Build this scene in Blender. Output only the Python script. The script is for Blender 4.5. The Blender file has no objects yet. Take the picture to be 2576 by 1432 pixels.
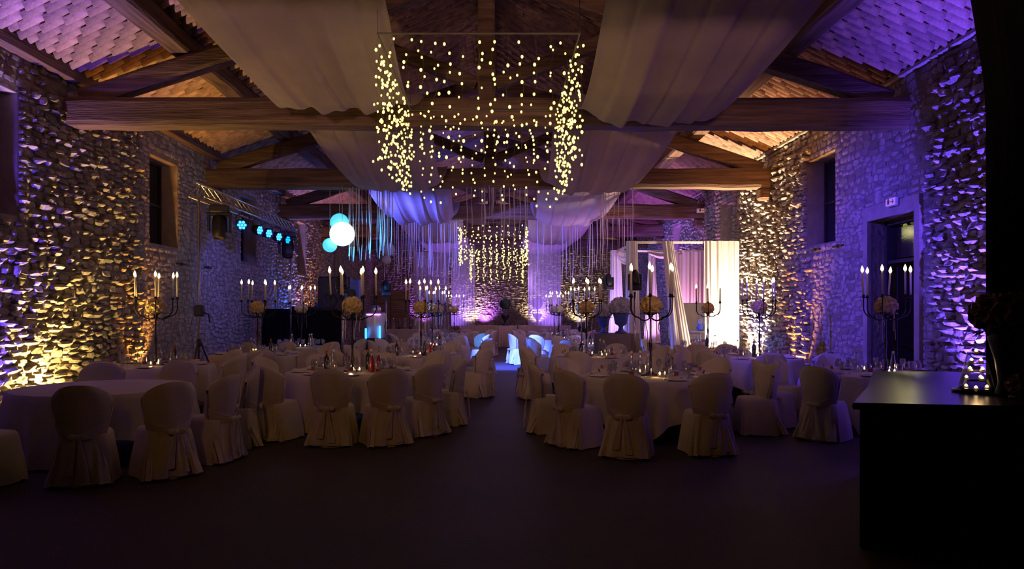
import bpy, math, random
import numpy as np
from math import sin, cos, pi, radians as R
from mathutils import Vector, Matrix, Euler

random.seed(7); np.random.seed(7)
sc = bpy.context.scene
col = sc.collection
F, CX, HY, CH = 1800.0, 1252.0, 785.0, 1.6          # focal length in px, vanishing point, horizon, eye height
XL, XR, XC = -6.79, 6.42, -0.185                    # inner faces of the side walls, hall axis
EAVE, SLOPE = 5.34, 0.33
Y0, Y1 = -3.0, 38.5                                 # hall length (camera stands at y = 0)
TRUSS_Y = [0.5, 5.9, 11.3, 16.8, 22.3, 27.7, 33.1]
def P(px, py, d): return ((px-CX)*d/F, d, CH+(HY-py)*d/F)

# ------------------------------------------------------------------ camera, world, exposure
cam = bpy.data.objects.new('camera', bpy.data.cameras.new('camera')); col.objects.link(cam)
cam.location = (0, 0, CH); cam.rotation_euler = (pi/2, 0, 0)
cam.data.sensor_width = 36; cam.data.lens = F/2576*36
cam.data.shift_x = (1288-CX)/2576; cam.data.shift_y = (HY-716)/2576
cam.data.clip_end = 200
sc.camera = cam
sc.view_settings.view_transform = 'Standard'; sc.view_settings.look = 'None'
sc.view_settings.gamma = 1; sc.view_settings.exposure = 0.0
sc.view_settings.use_curve_mapping = False
w = bpy.data.worlds.new('night'); sc.world = w; w.use_nodes = True
w.node_tree.nodes['Background'].inputs[0].default_value = (0.02, 0.02, 0.06, 1)
w.node_tree.nodes['Background'].inputs[1].default_value = 0.02
cy = sc.cycles
cy.max_bounces = 5; cy.diffuse_bounces = 3; cy.glossy_bounces = 2; cy.transmission_bounces = 3
cy.transparent_max_bounces = 12; cy.sample_clamp_indirect = 2.0; cy.sample_clamp_direct = 0
cy.caustics_reflective = False; cy.caustics_refractive = False

# ------------------------------------------------------------------ lights
def spot(name, loc, target, color, energy, size=60, blend=1.0, radius=0.06):
    l = bpy.data.lights.new(name, 'SPOT'); l.color = color; l.energy = energy
    l.spot_size = R(size); l.spot_blend = blend; l.shadow_soft_size = radius
    o = bpy.data.objects.new(name, l); col.objects.link(o); o.location = loc
    o.rotation_euler = (Vector(target)-Vector(loc)).to_track_quat('-Z', 'Y').to_euler()
    return o
def point(name, loc, color, energy, radius=0.3):
    l = bpy.data.lights.new(name, 'POINT'); l.color = color; l.energy = energy; l.shadow_soft_size = radius
    o = bpy.data.objects.new(name, l); col.objects.link(o); o.location = loc
    return o
VIOLET = (0.11, 0.05, 1.0); AMBER = (1.0, 0.38, 0.06); YELLOW = (1.0, 0.66, 0.2); WARM = (1.0, 0.72, 0.45)
BLUE = (0.03, 0.12, 1.0); PURPLE = (0.42, 0.12, 1.0)
UPLIGHTS = []      # (x, y) of every fixture standing at a wall foot; the cans are built with the objects
def uplight(label, side, y, color, e, size=75, off=0.42, lean=0.0, aim=4.5, z=0.22):
    x = XL+off if side == 'L' else XR-off
    tx = XL+lean if side == 'L' else XR-lean
    spot('uplight_lamp', (x, y, z), (tx, y, aim), color, e, size)
    UPLIGHTS.append((x, y, side, label))
uplight('violet-glowing nearest', 'L', 9.2, VIOLET, 1500, 100, off=0.4, aim=2.4, lean=-.6)
uplight('yellow-glowing', 'L', 10.35, YELLOW, 850, 150, off=0.36, aim=1.5)
uplight('amber-glowing nearer', 'L', 13.4, AMBER, 520, 80, off=0.24, aim=2.2)
uplight('blue-glowing', 'L', 22.9, BLUE, 900, 110, aim=2.4)
uplight('amber-glowing farther', 'L', 24.6, AMBER, 600, 110, aim=3)
uplight('violet-glowing nearest', 'R', 9.0, VIOLET, 4600, 110, off=0.5, aim=2.2, lean=-.9)
uplight('amber-glowing', 'R', 15.05, AMBER, 900, 80, off=0.26, aim=2.6)
uplight('bright warm white', 'R', 17.6, WARM, 4600, 100, off=0.5, aim=3.4)
uplight('purple-glowing farther', 'R', 24.5, PURPLE, 1600, 120, off=0.6, aim=3.5)
for x, c, e in ((-1.5, WARM, 420), (2.1, WARM, 420), (-4.0, PURPLE, 400), (-0.7, PURPLE, 420), (4.4, WARM, 260)):
    spot('end_wall_lamp', (x, Y1-0.45, 0.9), (x, Y1, 3.0), c, e, 120)
    UPLIGHTS.append((x, Y1-0.45, 'E', ''))
# unseen fill spots added behind the camera to lift chairs, drapes and beams
spot('rear_fill', (-1.6, -1.5, 3.9), (-0.6, 9.5, 1.3), (1.0, 0.46, 0.14), 150, 50, 1.0, 0.3)
spot('rear_fill', (2.2, -1.5, 3.9), (2.0, 11, 4.5), (1.0, 0.52, 0.48), 1150, 46, 1.0, 0.3)
spot('rear_fill', (-2.2, -1.5, 3.0), (-2.0, 9.0, 4.7), (1.0, 0.56, 0.55), 900, 46, 1.0, 0.3)
# violet roof washes, truss beams, pavilion light and added fills
spot('wash_lamp', (XR-0.5, 6.9, 0.3), (XR-0.75, 8.2, 5.6), VIOLET, 1300, 46)
spot('wash_lamp', (XL+0.5, 6.9, 0.3), (XL+0.75, 8.2, 5.6), VIOLET, 1700, 48)
spot('blue_beam', (-0.6, 17.25, 4.3), (0.45, 21.0, 0), (0.05, 0.10, 1.0), 30000, 30, 0.9)  # added spot by the tie beam, no fixture there; turns the aisle blue
spot('wall_wash', (0.3, 11.0, 4.3), (XR, 12.7, 2.3), (0.07, 0.035, 1.0), 2300, 55)  # added violet fill for the right wall, hung without a fixture
spot('wall_wash', (-4.4, 15.5, 3.4), (XL, 18.6, 1.8), (0.08, 0.08, 1.0), 150, 90)
spot('blue_beam', (-4.9, 17.6, 3.3), (2.6, 17.8, 0.8), (0.04, 0.13, 1.0), 5000, 26, 0.7)
spot('blue_beam', (-4.9, 18.2, 3.3), (-1.6, 21.6, 0.8), (0.02, 0.25, 1.0), 2200, 20, 0.7)
spot('blue_beam', (-4.9, 15.6, 3.4), (-2.9, 16.9, 3.3), (0.03, 0.36, 1.0), 1300, 36, 0.8)
spot('blue_beam', (-4.9, 17.0, 3.4), (-1.8, 20.5, 4.2), (0.10, 0.12, 1.0), 4200, 56, 1)
for x, y, e in ((0.2, 14.0, 6), (0.2, 19.5, 22), (0.3, 25.5, 50), (1.2, 31, 60)):
    point('fill_glow', (x, y, 2.9), (0.50, 0.28, 0.95), e, 0.5)  # unseen purple fill points added mid-hall; no pendants hang here
spot('pavilion_lamp', (5.3, 20.45, 0.66), (5.45, 20.8, 2.2), (1.0, 0.36, 0.72), 420, 130)
spot('pavilion_lamp', (4.4, 20.3, 0.66), (4.3, 20.9, 2.2), (0.8, 0.36, 1.0), 160, 110)
spot('pavilion_lamp', (5.5, 17.7, 0.2), (5.7, 18.4, 2.4), (1.0, 0.72, 0.5), 700, 120)
spot('pavilion_lamp', (3.3, 19.6, 0.75), (3.0, 20.9, 2.4), (0.5, 0.3, 1.0), 400, 120)

# ------------------------------------------------------------------ materials
def mat(name, color, rough=0.7, metal=0.0, vary=0.25, scale=6.0, bump=0.0, bscale=20.0, emit=None, estr=0.0,
        trans=0.0, alpha=1.0, spec=0.5, stretch=(1, 1, 1), randobj=0.0, coat=0.0):
    m = bpy.data.materials.new(name); m.use_nodes = True
    nt = m.node_tree; b = nt.nodes['Principled BSDF']; out = nt.nodes['Material Output']
    b.inputs['Roughness'].default_value = rough; b.inputs['Metallic'].default_value = metal
    b.inputs['Specular IOR Level'].default_value = spec
    b.inputs['Coat Weight'].default_value = coat
    tc = nt.nodes.new('ShaderNodeTexCoord'); mp = nt.nodes.new('ShaderNodeMapping')
    mp.inputs['Scale'].default_value = stretch
    nt.links.new(tc.outputs['Object'], mp.inputs['Vector'])
    n = nt.nodes.new('ShaderNodeTexNoise'); n.inputs['Scale'].default_value = scale; n.inputs['Detail'].default_value = 3
    nt.links.new(mp.outputs[0], n.inputs['Vector'])
    r = nt.nodes.new('ShaderNodeValToRGB')
    r.color_ramp.elements[0].position = 0.3; r.color_ramp.elements[1].position = 0.7
    r.color_ramp.elements[0].color = tuple(c*(1-vary) for c in color)+(1,)
    r.color_ramp.elements[1].color = tuple(min(1, c*(1+vary)) for c in color)+(1,)
    nt.links.new(n.outputs['Fac'], r.inputs['Fac'])
    src = r.outputs['Color']
    if randobj:
        oi = nt.nodes.new('ShaderNodeObjectInfo'); mr = nt.nodes.new('ShaderNodeMapRange')
        mr.inputs['To Min'].default_value = 1-randobj; mr.inputs['To Max'].default_value = 1+randobj
        nt.links.new(oi.outputs['Random'], mr.inputs['Value'])
        vm = nt.nodes.new('ShaderNodeVectorMath'); vm.operation = 'SCALE'
        nt.links.new(src, vm.inputs[0]); nt.links.new(mr.outputs[0], vm.inputs['Scale']); src = vm.outputs[0]
    nt.links.new(src, b.inputs['Base Color'])
    if bump:
        n2 = nt.nodes.new('ShaderNodeTexNoise'); n2.inputs['Scale'].default_value = bscale; n2.inputs['Detail'].default_value = 4
        nt.links.new(mp.outputs[0], n2.inputs['Vector'])
        bp = nt.nodes.new('ShaderNodeBump'); bp.inputs['Strength'].default_value = bump; bp.inputs['Distance'].default_value = 0.02
        nt.links.new(n2.outputs['Fac'], bp.inputs['Height']); nt.links.new(bp.outputs[0], b.inputs['Normal'])
    if emit:
        b.inputs['Emission Color'].default_value = emit+(1,); b.inputs['Emission Strength'].default_value = estr
        m.cycles.emission_sampling = 'NONE'
    surf = b.outputs[0]
    if trans:
        t = nt.nodes.new('ShaderNodeBsdfTranslucent'); nt.links.new(src, t.inputs['Color'])
        mx = nt.nodes.new('ShaderNodeMixShader'); mx.inputs[0].default_value = trans
        nt.links.new(surf, mx.inputs[1]); nt.links.new(t.outputs[0], mx.inputs[2]); surf = mx.outputs[0]
    if alpha < 1:
        t = nt.nodes.new('ShaderNodeBsdfTransparent')
        mx = nt.nodes.new('ShaderNodeMixShader'); mx.inputs[0].default_value = alpha
        nt.links.new(t.outputs[0], mx.inputs[1]); nt.links.new(surf, mx.inputs[2]); surf = mx.outputs[0]
    nt.links.new(surf, out.inputs[0])
    return m
def glass_mat(name, tint, gl=0.12):
    m = bpy.data.materials.new(name); m.use_nodes = True; nt = m.node_tree
    nt.nodes.remove(nt.nodes['Principled BSDF']); out = nt.nodes['Material Output']
    t = nt.nodes.new('ShaderNodeBsdfTransparent'); t.inputs[0].default_value = tint+(1,)
    g = nt.nodes.new('ShaderNodeBsdfGlossy'); g.inputs['Roughness'].default_value = 0.08
    lw = nt.nodes.new('ShaderNodeLayerWeight'); lw.inputs['Blend'].default_value = 0.35
    ma = nt.nodes.new('ShaderNodeMath'); ma.operation = 'MULTIPLY_ADD'
    ma.inputs[1].default_value = 0.7; ma.inputs[2].default_value = gl
    nt.links.new(lw.outputs['Facing'], ma.inputs[0])
    mx = nt.nodes.new('ShaderNodeMixShader')
    nt.links.new(ma.outputs[0], mx.inputs[0]); nt.links.new(t.outputs[0], mx.inputs[1]); nt.links.new(g.outputs[0], mx.inputs[2])
    nt.links.new(mx.outputs[0], out.inputs[0])
    return m
M = dict(
    stone=mat('limestone', (0.42, 0.37, 0.31), 0.92, vary=0.35, scale=5, bump=0.9, bscale=26, randobj=0.15, spec=0.2),
    mortar=mat('lime_mortar', (0.30, 0.25, 0.19), 0.95, vary=0.2, scale=3, bump=1.0, bscale=14, spec=0.15),
    plaster=mat('lime_plaster', (0.42, 0.35, 0.28), 0.9, vary=0.15, scale=4, bump=0.5, bscale=18, spec=0.2),
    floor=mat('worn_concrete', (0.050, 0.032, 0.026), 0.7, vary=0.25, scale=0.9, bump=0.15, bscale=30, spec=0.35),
    tile=mat('terracotta', (0.42, 0.27, 0.19), 0.85, vary=0.35, scale=6, bump=0.5, bscale=30, randobj=0.25, spec=0.2),
    roof=mat('roof_board', (0.03, 0.02, 0.015), 0.95, vary=0.2, scale=3),
    timber=mat('old_oak', (0.17, 0.105, 0.07), 0.8, vary=0.45, scale=3, bump=0.8, bscale=9, stretch=(0.35, 6, 6), spec=0.25),
    timber_y=mat('old_oak_purlin', (0.17, 0.105, 0.07), 0.8, vary=0.45, scale=3, bump=0.8, bscale=9, stretch=(6, 0.35, 6), spec=0.25),
    voile=mat('white_voile', (0.66, 0.54, 0.57), 0.85, vary=0.06, scale=2, trans=0.35, alpha=0.93, spec=0.1),
    gauze=mat('sheer_gauze', (0.80, 0.76, 0.78), 0.85, vary=0.05, scale=2, trans=0.45, alpha=0.62, spec=0.1),
    curtain=mat('white_curtain', (0.82, 0.78, 0.76), 0.85, vary=0.05, scale=2, trans=0.3, spec=0.1),
    ribbon=mat('satin_ribbon', (0.75, 0.70, 0.70), 0.5, vary=0.05, scale=4, trans=0.3, spec=0.4),
    cover=mat('chair_cover_cotton', (0.62, 0.55, 0.46), 0.85, vary=0.06, scale=5, bump=0.15, bscale=14, spec=0.15),
    sash=mat('organza_sash', (0.70, 0.62, 0.52), 0.6, vary=0.06, scale=9, trans=0.2, spec=0.3),
    cloth=mat('table_linen', (0.60, 0.54, 0.50), 0.85, vary=0.05, scale=4, bump=0.1, bscale=12, spec=0.15),
    beige=mat('beige_buffet_linen', (0.50, 0.40, 0.27), 0.85, vary=0.08, scale=4, spec=0.15),
    grey=mat('grey_linen', (0.22, 0.20, 0.21), 0.85, vary=0.08, scale=4, spec=0.15),
    wood=mat('plywood', (0.30, 0.2, 0.12), 0.6),
    iron=mat('black_iron', (0.025, 0.022, 0.022), 0.5, metal=0.6, vary=0.3, scale=20),
    alu=mat('aluminium', (0.55, 0.55, 0.58), 0.35, metal=1.0, vary=0.1, scale=10),
    black=mat('black_casing', (0.012, 0.012, 0.014), 0.5, vary=0.3, scale=8),
    lacquer=mat('black_lacquer', (0.004, 0.0035, 0.0035), 0.25, vary=0.2, scale=8, spec=0.28),
    blackcloth=mat('black_molton', (0.008, 0.007, 0.008), 0.95, vary=0.2, scale=8, spec=0.05),
    blue_ware_wash=mat('blue_glaze_and_wash', (0.06, 0.10, 0.5), 0.5, vary=0.1, scale=8),  # vase and urn glaze; on the loudspeaker it is painted blue light
    wax=mat('ivory_wax', (0.80, 0.72, 0.58), 0.5, vary=0.05, scale=9, trans=0.3),
    flame=mat('candle_flame', (1, 0.8, 0.4), 0.5, emit=(1.0, 0.66, 0.28), estr=9.0),
    bulb=mat('fairy_bulb', (1, 0.85, 0.3), 0.5, emit=(1.0, 0.74, 0.14), estr=4.2),
    wire=mat('clear_wire', (0.10, 0.09, 0.05), 0.5),
    cream=mat('cream_petals', (0.75, 0.57, 0.25), 0.8, vary=0.3, scale=14, bump=0.3, bscale=40, trans=0.15),
    bluefl=mat('pale_blue_petals', (0.50, 0.52, 0.70), 0.8, vary=0.4, scale=10, bump=0.3, bscale=40, trans=0.15),
    leaf=mat('dark_leaves', (0.03, 0.06, 0.025), 0.6, vary=0.4, scale=14),
    plate=mat('white_china', (0.72, 0.70, 0.68), 0.2, vary=0.03, scale=5),
    napkin=mat('white_napkin', (0.68, 0.62, 0.58), 0.8, vary=0.05, scale=9),
    rednap=mat('rust_place_card', (0.36, 0.10, 0.05), 0.7, vary=0.2, scale=9),
    glass=glass_mat('clear_glass', (0.90, 0.90, 0.92), 0.10),
    bottle=mat('dark_bottle_glass', (0.02, 0.025, 0.015), 0.12, vary=0.2, scale=8, spec=0.7),
    red=mat('red_bottle', (0.45, 0.03, 0.02), 0.25, vary=0.2, scale=8, spec=0.6),
    pane=mat('night_window_pane', (0.01, 0.012, 0.02), 0.12, vary=0.2, scale=2, spec=0.5),
    frame=mat('dark_window_frame', (0.05, 0.035, 0.025), 0.6),
    paper=mat('white_paper_lantern', (0.75, 0.72, 0.74), 0.8, vary=0.03, scale=3, trans=0.3),
    cyan_beam_glow=mat('paper_painted_cyan_light', (0.4, 0.7, 0.8), 0.8, emit=(0.06, 0.62, 1.0), estr=1.15),  # moving-head beam on the shade, painted as cyan emission
    white_beam_glow=mat('paper_painted_white_light', (0.8, 0.8, 0.8), 0.8, emit=(0.62, 0.95, 1.0), estr=1.6),  # beam light on the paper put into its emission; no bulb inside
    led=mat('blue_led', (0.1, 0.3, 1), 0.5, emit=(0.025, 0.27, 1.0), estr=5),
    pinkled=mat('violet_led', (0.6, 0.2, 1), 0.5, emit=(0.62, 0.16, 1.0), estr=5),
    blueled=mat('deep_blue_led', (0.0, 0.2, 1), 0.5, emit=(0.0, 0.30, 1.0), estr=2.5),
    lens=mat('lamp_lens', (0.2, 0.25, 0.35), 0.1, spec=0.8),
    sign=mat('exit_sign_face', (0.8, 0.7, 0.6), 0.5, emit=(0.9, 0.45, 0.35), estr=0.25),
    signmark=mat('exit_sign_mark', (0.25, 0.05, 0.05), 0.5),
    silver=mat('polished_steel', (0.6, 0.6, 0.62), 0.2, metal=1.0, vary=0.1),
    skin=mat('skin', (0.45, 0.28, 0.2), 0.6, vary=0.08), hair=mat('dark_hair', (0.02, 0.015, 0.012), 0.7),
    shirt=mat('blue_shirt', (0.12, 0.20, 0.42), 0.8, vary=0.1), trousers=mat('dark_trousers', (0.02, 0.02, 0.03), 0.8),
    foliage_lit=mat('garden_foliage', (0.30, 0.42, 0.06), 0.7, vary=0.4, scale=12, trans=0.3),
)

# ------------------------------------------------------------------ mesh builder
class MB:
    def __init__(s): s.v = []; s.f = []
    def add(s, vs, fs):
        o = len(s.v); s.v.extend([tuple(p) for p in vs]); s.f.extend([tuple(i+o for i in f) for f in fs]); return s
    def box(s, c, d, rot=None, bevel=0.0):
        x, y, z = d[0]/2, d[1]/2, d[2]/2
        if bevel:
            b = min(bevel, x*.45, y*.45, z*.45); vs = []
            for sx in (-1, 1):
                for sy in (-1, 1):
                    for sz in (-1, 1):
                        vs += [(sx*x, sy*(y-b), sz*(z-b)), (sx*(x-b), sy*y, sz*(z-b)), (sx*(x-b), sy*(y-b), sz*z)]
            def q(a, k): return ((a[0] > 0)*4+(a[1] > 0)*2+(a[2] > 0))*3+k
            fs = []
            for ax in range(3):
                o1, o2 = [(1, 2), (0, 2), (0, 1)][ax]
                for sg in (-1, 1):
                    l = []
                    for a, b_ in ((-1, -1), (1, -1), (1, 1), (-1, 1)):
                        k = [0, 0, 0]; k[ax] = sg; k[o1] = a; k[o2] = b_; l.append(q(k, ax))
                    if (sg > 0) == (ax == 1): l.reverse()
                    fs.append(l)
            for ax in range(3):
                o1, o2 = [(1, 2), (0, 2), (0, 1)][ax]
                for a in (-1, 1):
                    for b_ in (-1, 1):
                        k1 = [0, 0, 0]; k1[ax] = -1; k1[o1] = a; k1[o2] = b_
                        k2 = list(k1); k2[ax] = 1
                        l = [q(k1, o1), q(k2, o1), q(k2, o2), q(k1, o2)]
                        if (a*b_ > 0) == (ax == 1): l.reverse()
                        fs.append(l)
            for sx in (-1, 1):
                for sy in (-1, 1):
                    for sz in (-1, 1):
                        l = [q((sx, sy, sz), 0), q((sx, sy, sz), 1), q((sx, sy, sz), 2)]
                        if sx*sy*sz < 0: l.reverse()
                        fs.append(l)
        else:
            vs = [(-x, -y, -z), (x, -y, -z), (x, y, -z), (-x, y, -z), (-x, -y, z), (x, -y, z), (x, y, z), (-x, y, z)]
            fs = [(0, 3, 2, 1), (4, 5, 6, 7), (0, 1, 5, 4), (1, 2, 6, 5), (2, 3, 7, 6), (3, 0, 4, 7)]
        if rot is not None: vs = [rot @ Vector(p) for p in vs]
        return s.add([(p[0]+c[0], p[1]+c[1], p[2]+c[2]) for p in vs], fs)
    def tube(s, pts, r, n=8, caps=True):
        pts = [Vector(p) for p in pts]; rr = r if isinstance(r, (list, tuple)) else [r]*len(pts)
        base = len(s.v); ref = None
        for i, p in enumerate(pts):
            t = (pts[min(i+1, len(pts)-1)]-pts[max(i-1, 0)])
            t = t.normalized() if t.length > 1e-9 else Vector((0, 0, 1))
            if ref is None: ref = Vector((1, 0, 0)) if abs(t.x) < 0.8 else Vector((0, 1, 0))
            a = (ref - t*ref.dot(t)).normalized(); b = t.cross(a); ref = a
            for k in range(n):
                an = 2*pi*k/n; q = p + (a*cos(an)+b*sin(an))*rr[i]; s.v.append(tuple(q))
        for i in range(len(pts)-1):
            for k in range(n):
                s.f.append((base+i*n+k, base+i*n+(k+1) % n, base+(i+1)*n+(k+1) % n, base+(i+1)*n+k))
        if caps:
            s.f.append(tuple(base+k for k in reversed(range(n)))); s.f.append(tuple(base+(len(pts)-1)*n+k for k in range(n)))
        return s
    def lathe(s, prof, n=16, c=(0, 0, 0), mod=None):
        base = len(s.v)
        for r, z in prof:
            for k in range(n):
                a = 2*pi*k/n; m = mod(a, z) if mod else 1.0
                s.v.append((c[0]+r*m*cos(a), c[1]+r*m*sin(a), c[2]+z))
        for i in range(len(prof)-1):
            for k in range(n):
                s.f.append((base+i*n+k, base+i*n+(k+1) % n, base+(i+1)*n+(k+1) % n, base+(i+1)*n+k))
        if prof[0][0] > 1e-6: s.f.append(tuple(base+k for k in reversed(range(n))))
        if prof[-1][0] > 1e-6: s.f.append(tuple(base+(len(prof)-1)*n+k for k in range(n)))
        return s
    def sphere(s, c, r, nu=10, nv=7, sc_=(1, 1, 1)):
        prof = [(max(1e-4, sin(pi*i/nv))*r, -cos(pi*i/nv)*r) for i in range(nv+1)]
        base = len(s.v); s.lathe(prof, nu)
        for i in range(base, len(s.v)):
            p = s.v[i]; s.v[i] = (p[0]*sc_[0]+c[0], p[1]*sc_[1]+c[1], p[2]*sc_[2]+c[2])
        return s
    def grid(s, fn, nu, nv):
        base = len(s.v)
        for j in range(nv+1):
            for i in range(nu+1): s.v.append(tuple(fn(i/nu, j/nv)))
        for j in range(nv):
            for i in range(nu):
                a = base+j*(nu+1)+i; s.f.append((a, a+1, a+nu+2, a+nu+1))
        return s
    def mesh(s, name, m, smooth=False):
        me = bpy.data.meshes.new(name); me.from_pydata(s.v, [], s.f)
        if smooth: me.polygons.foreach_set('use_smooth', [True]*len(s.f))
        me.materials.append(m); me.update(); return me
    def build(s, name, m, parent=None, smooth=False, loc=None, rot=None):
        return obj(name, s.mesh(name, m, smooth), parent, loc, rot)
def obj(name, me, parent=None, loc=None, rot=None):
    o = bpy.data.objects.new(name, me); col.objects.link(o)
    if parent: o.parent = parent
    if loc is not None: o.location = loc
    if rot is not None: o.rotation_euler = rot
    return o
def tag(o, label, cat, group=None, kind=None):
    o['label'] = label; o['category'] = cat
    if group: o['group'] = group
    if kind: o['kind'] = kind
    return o
def struct(o): o['kind'] = 'structure'; return o
def thing(name, label, cat, loc=(0, 0, 0), rz=0.0, group=None):
    return tag(obj(name, None, None, loc, (0, 0, rz)), label, cat, group)
def copy_tree(o, loc=None, rz=None, label=None, group=None, parent=None):
    c = o.copy(); col.objects.link(c)
    if parent: c.parent = parent
    if loc is not None: c.location = loc
    if rz is not None: c.rotation_euler = (0, 0, rz)
    if label: c['label'] = label
    if group: c['group'] = group
    for ch in KIDS.get(o.name, []): copy_tree(ch, parent=c)
    KIDS[c.name] = []
    return c
KIDS = {}
def remember(root):
    for o in list(bpy.data.objects):
        if o.parent: KIDS.setdefault(o.parent.name, []); 
    KIDS[root.name] = [o for o in bpy.data.objects if o.parent == root]
    for k in KIDS[root.name]: KIDS[k.name] = [o for o in bpy.data.objects if o.parent == k]
class Proto:
    """a built thing kept with its direct children so that copies need no scene search"""
    def __init__(s, root):
        s.root = root; s.used = False
        s.kids = [(o, [g for g in bpy.data.objects if g.parent == o]) for o in bpy.data.objects if o.parent == root]
    def place(s, loc, rz=0.0, label=None, group=None, scale=None):
        if not s.used: r = s.root; s.used = True
        else:
            r = s.root.copy(); col.objects.link(r)
            for k, gs in s.kids:
                c = k.copy(); col.objects.link(c); c.parent = r
                for g in gs:
                    d = g.copy(); col.objects.link(d); d.parent = c
        r.location = loc; r.rotation_euler = (0, 0, rz)
        if scale: r.scale = (scale,)*3
        if label: r['label'] = label
        if group: r['group'] = group
        return r

# ------------------------------------------------------------------ floor, walls, roof
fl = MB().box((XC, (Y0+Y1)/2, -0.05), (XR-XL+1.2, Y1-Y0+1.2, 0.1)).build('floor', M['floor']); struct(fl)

WIN_Z = (2.95, 4.70)
WINS = {'L': [(8.9, 10.13), (13.95, 15.2), (18.9, 20.1), (24.1, 25.3), (29.4, 30.5)],
        'R': [(13.6, 14.85), (19.5, 20.6), (25.0, 26.2), (30.4, 31.5)]}
DOOR = (10.92, 12.3, 3.15)
TH = 0.5
def wall_slabs(side):
    x = XL if side == 'L' else XR; sg = -1 if side == 'L' else 1
    ops = [(a, b, WIN_Z[0], WIN_Z[1]) for a, b in WINS[side]]
    if side == 'R': ops.append((DOOR[0], DOOR[1], 0.0, DOOR[2]))
    ops.sort(); mb = MB(); y = Y0
    def blk(a, b, z0, z1):
        if b-a > 1e-4 and z1-z0 > 1e-4: mb.box((x+sg*TH/2, (a+b)/2, (z0+z1)/2), (TH, b-a, z1-z0))
    for a, b, z0, z1 in ops:
        blk(y, a, 0, EAVE+0.1); blk(a, b, 0, z0); blk(a, b, z1, EAVE+0.1); y = b
    blk(y, Y1, 0, EAVE+0.1)
    return struct(mb.build('wall_left' if side == 'L' else 'wall_right', M['mortar'])), ops
wl, opsL = wall_slabs('L'); wr, opsR = wall_slabs('R')
# end wall and rear wall with gables
def gable(name, y, sg):
    zr = EAVE+SLOPE*(XR-XC)
    vs = []
    for yy in (y, y+sg*0.5):
        vs += [(XL-TH, yy, 0), (XR+TH, yy, 0), (XR+TH, yy, EAVE-0.1), (XC, yy, zr+0.15), (XL-TH, yy, EAVE-0.1)]
    fs = [(0, 1, 2, 3, 4), (9, 8, 7, 6, 5)]+[(i, 5+i, 5+(i+1) % 5, (i+1) % 5) for i in range(5)]
    return struct(MB().add(vs, fs).build(name, M['mortar']))
we = gable('wall_end', Y1, 1); gable('wall_rear', Y0, -1)

# unit stones: u (along wall), w (height), n (outwards) in [-.5,.5],[-.5,.5],[0,1]
def stone_variant():
    nx, nz = 4, 3; vs = []
    for j in range(nz):
        for i in range(nx):
            u = -0.5+i/(nx-1); w_ = -0.5+j/(nz-1)
            edge = (i in (0, nx-1))+(j in (0, nz-1))
            uu = u*(0.94-0.14*(edge == 2))+random.uniform(-.05, .05)
            ww = w_*(0.92-0.16*(edge == 2))+random.uniform(-.07, .07)
            vs.append((uu, ww, (1.0 if edge == 0 else 0.74 if edge == 1 else 0.5)*random.uniform(.55, 1.25)))
    fs = [(j*nx+i, j*nx+i+1, (j+1)*nx+i+1, (j+1)*nx+i) for j in range(nz-1) for i in range(nx-1)]
    rim = [0, 1, 2, 3, 7, 11, 10, 9, 8, 4]
    b = len(vs)
    for k in rim:
        p = vs[k]; vs.append((max(-.5, min(.5, p[0]*1.06)), max(-.5, min(.5, p[1]*1.06)), -0.25))
    n = len(rim)
    fs += [(rim[k], b+k, b+(k+1) % n, rim[(k+1) % n]) for k in range(n)]
    return np.array(vs), fs
VAR = [stone_variant() for _ in range(10)]
VME = []
def variant_mesh(k, flip):
    vs, fs = VAR[k]; me = bpy.data.meshes.new('stone')
    me.from_pydata([tuple(p) for p in vs], [], fs if not flip else [tuple(reversed(f)) for f in fs])
    me.materials.append(M['stone']); me.update(); return me
VM = {(k, fl_): variant_mesh(k, fl_) for k in range(10) for fl_ in (False, True)}
def rough(side, y, z):
    if side == 'L':
        if y < 13.6: r = 1.0
        elif y < 17: r = 0.18
        elif y < 22: r = 0.3
        else: r = 0.6
        if 8.6 < y < 10.4 and z > 2.7: r = 0.5
    elif side == 'R':
        r = 1.0 if y < 10.6 else (0.16 if y < 14.7 else 0.95 if y < 18.9 else 0.6)
        if y < 10.6 and z > 2.5: r = 0.9
    else: r = 0.6
    return r
def warp(y, z): return 0.05*sin(y*1.7+z*2.1)+0.035*sin(y*4.3-z*3.7+1)+0.02*sin(y*9.1+z*7.3)
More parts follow.
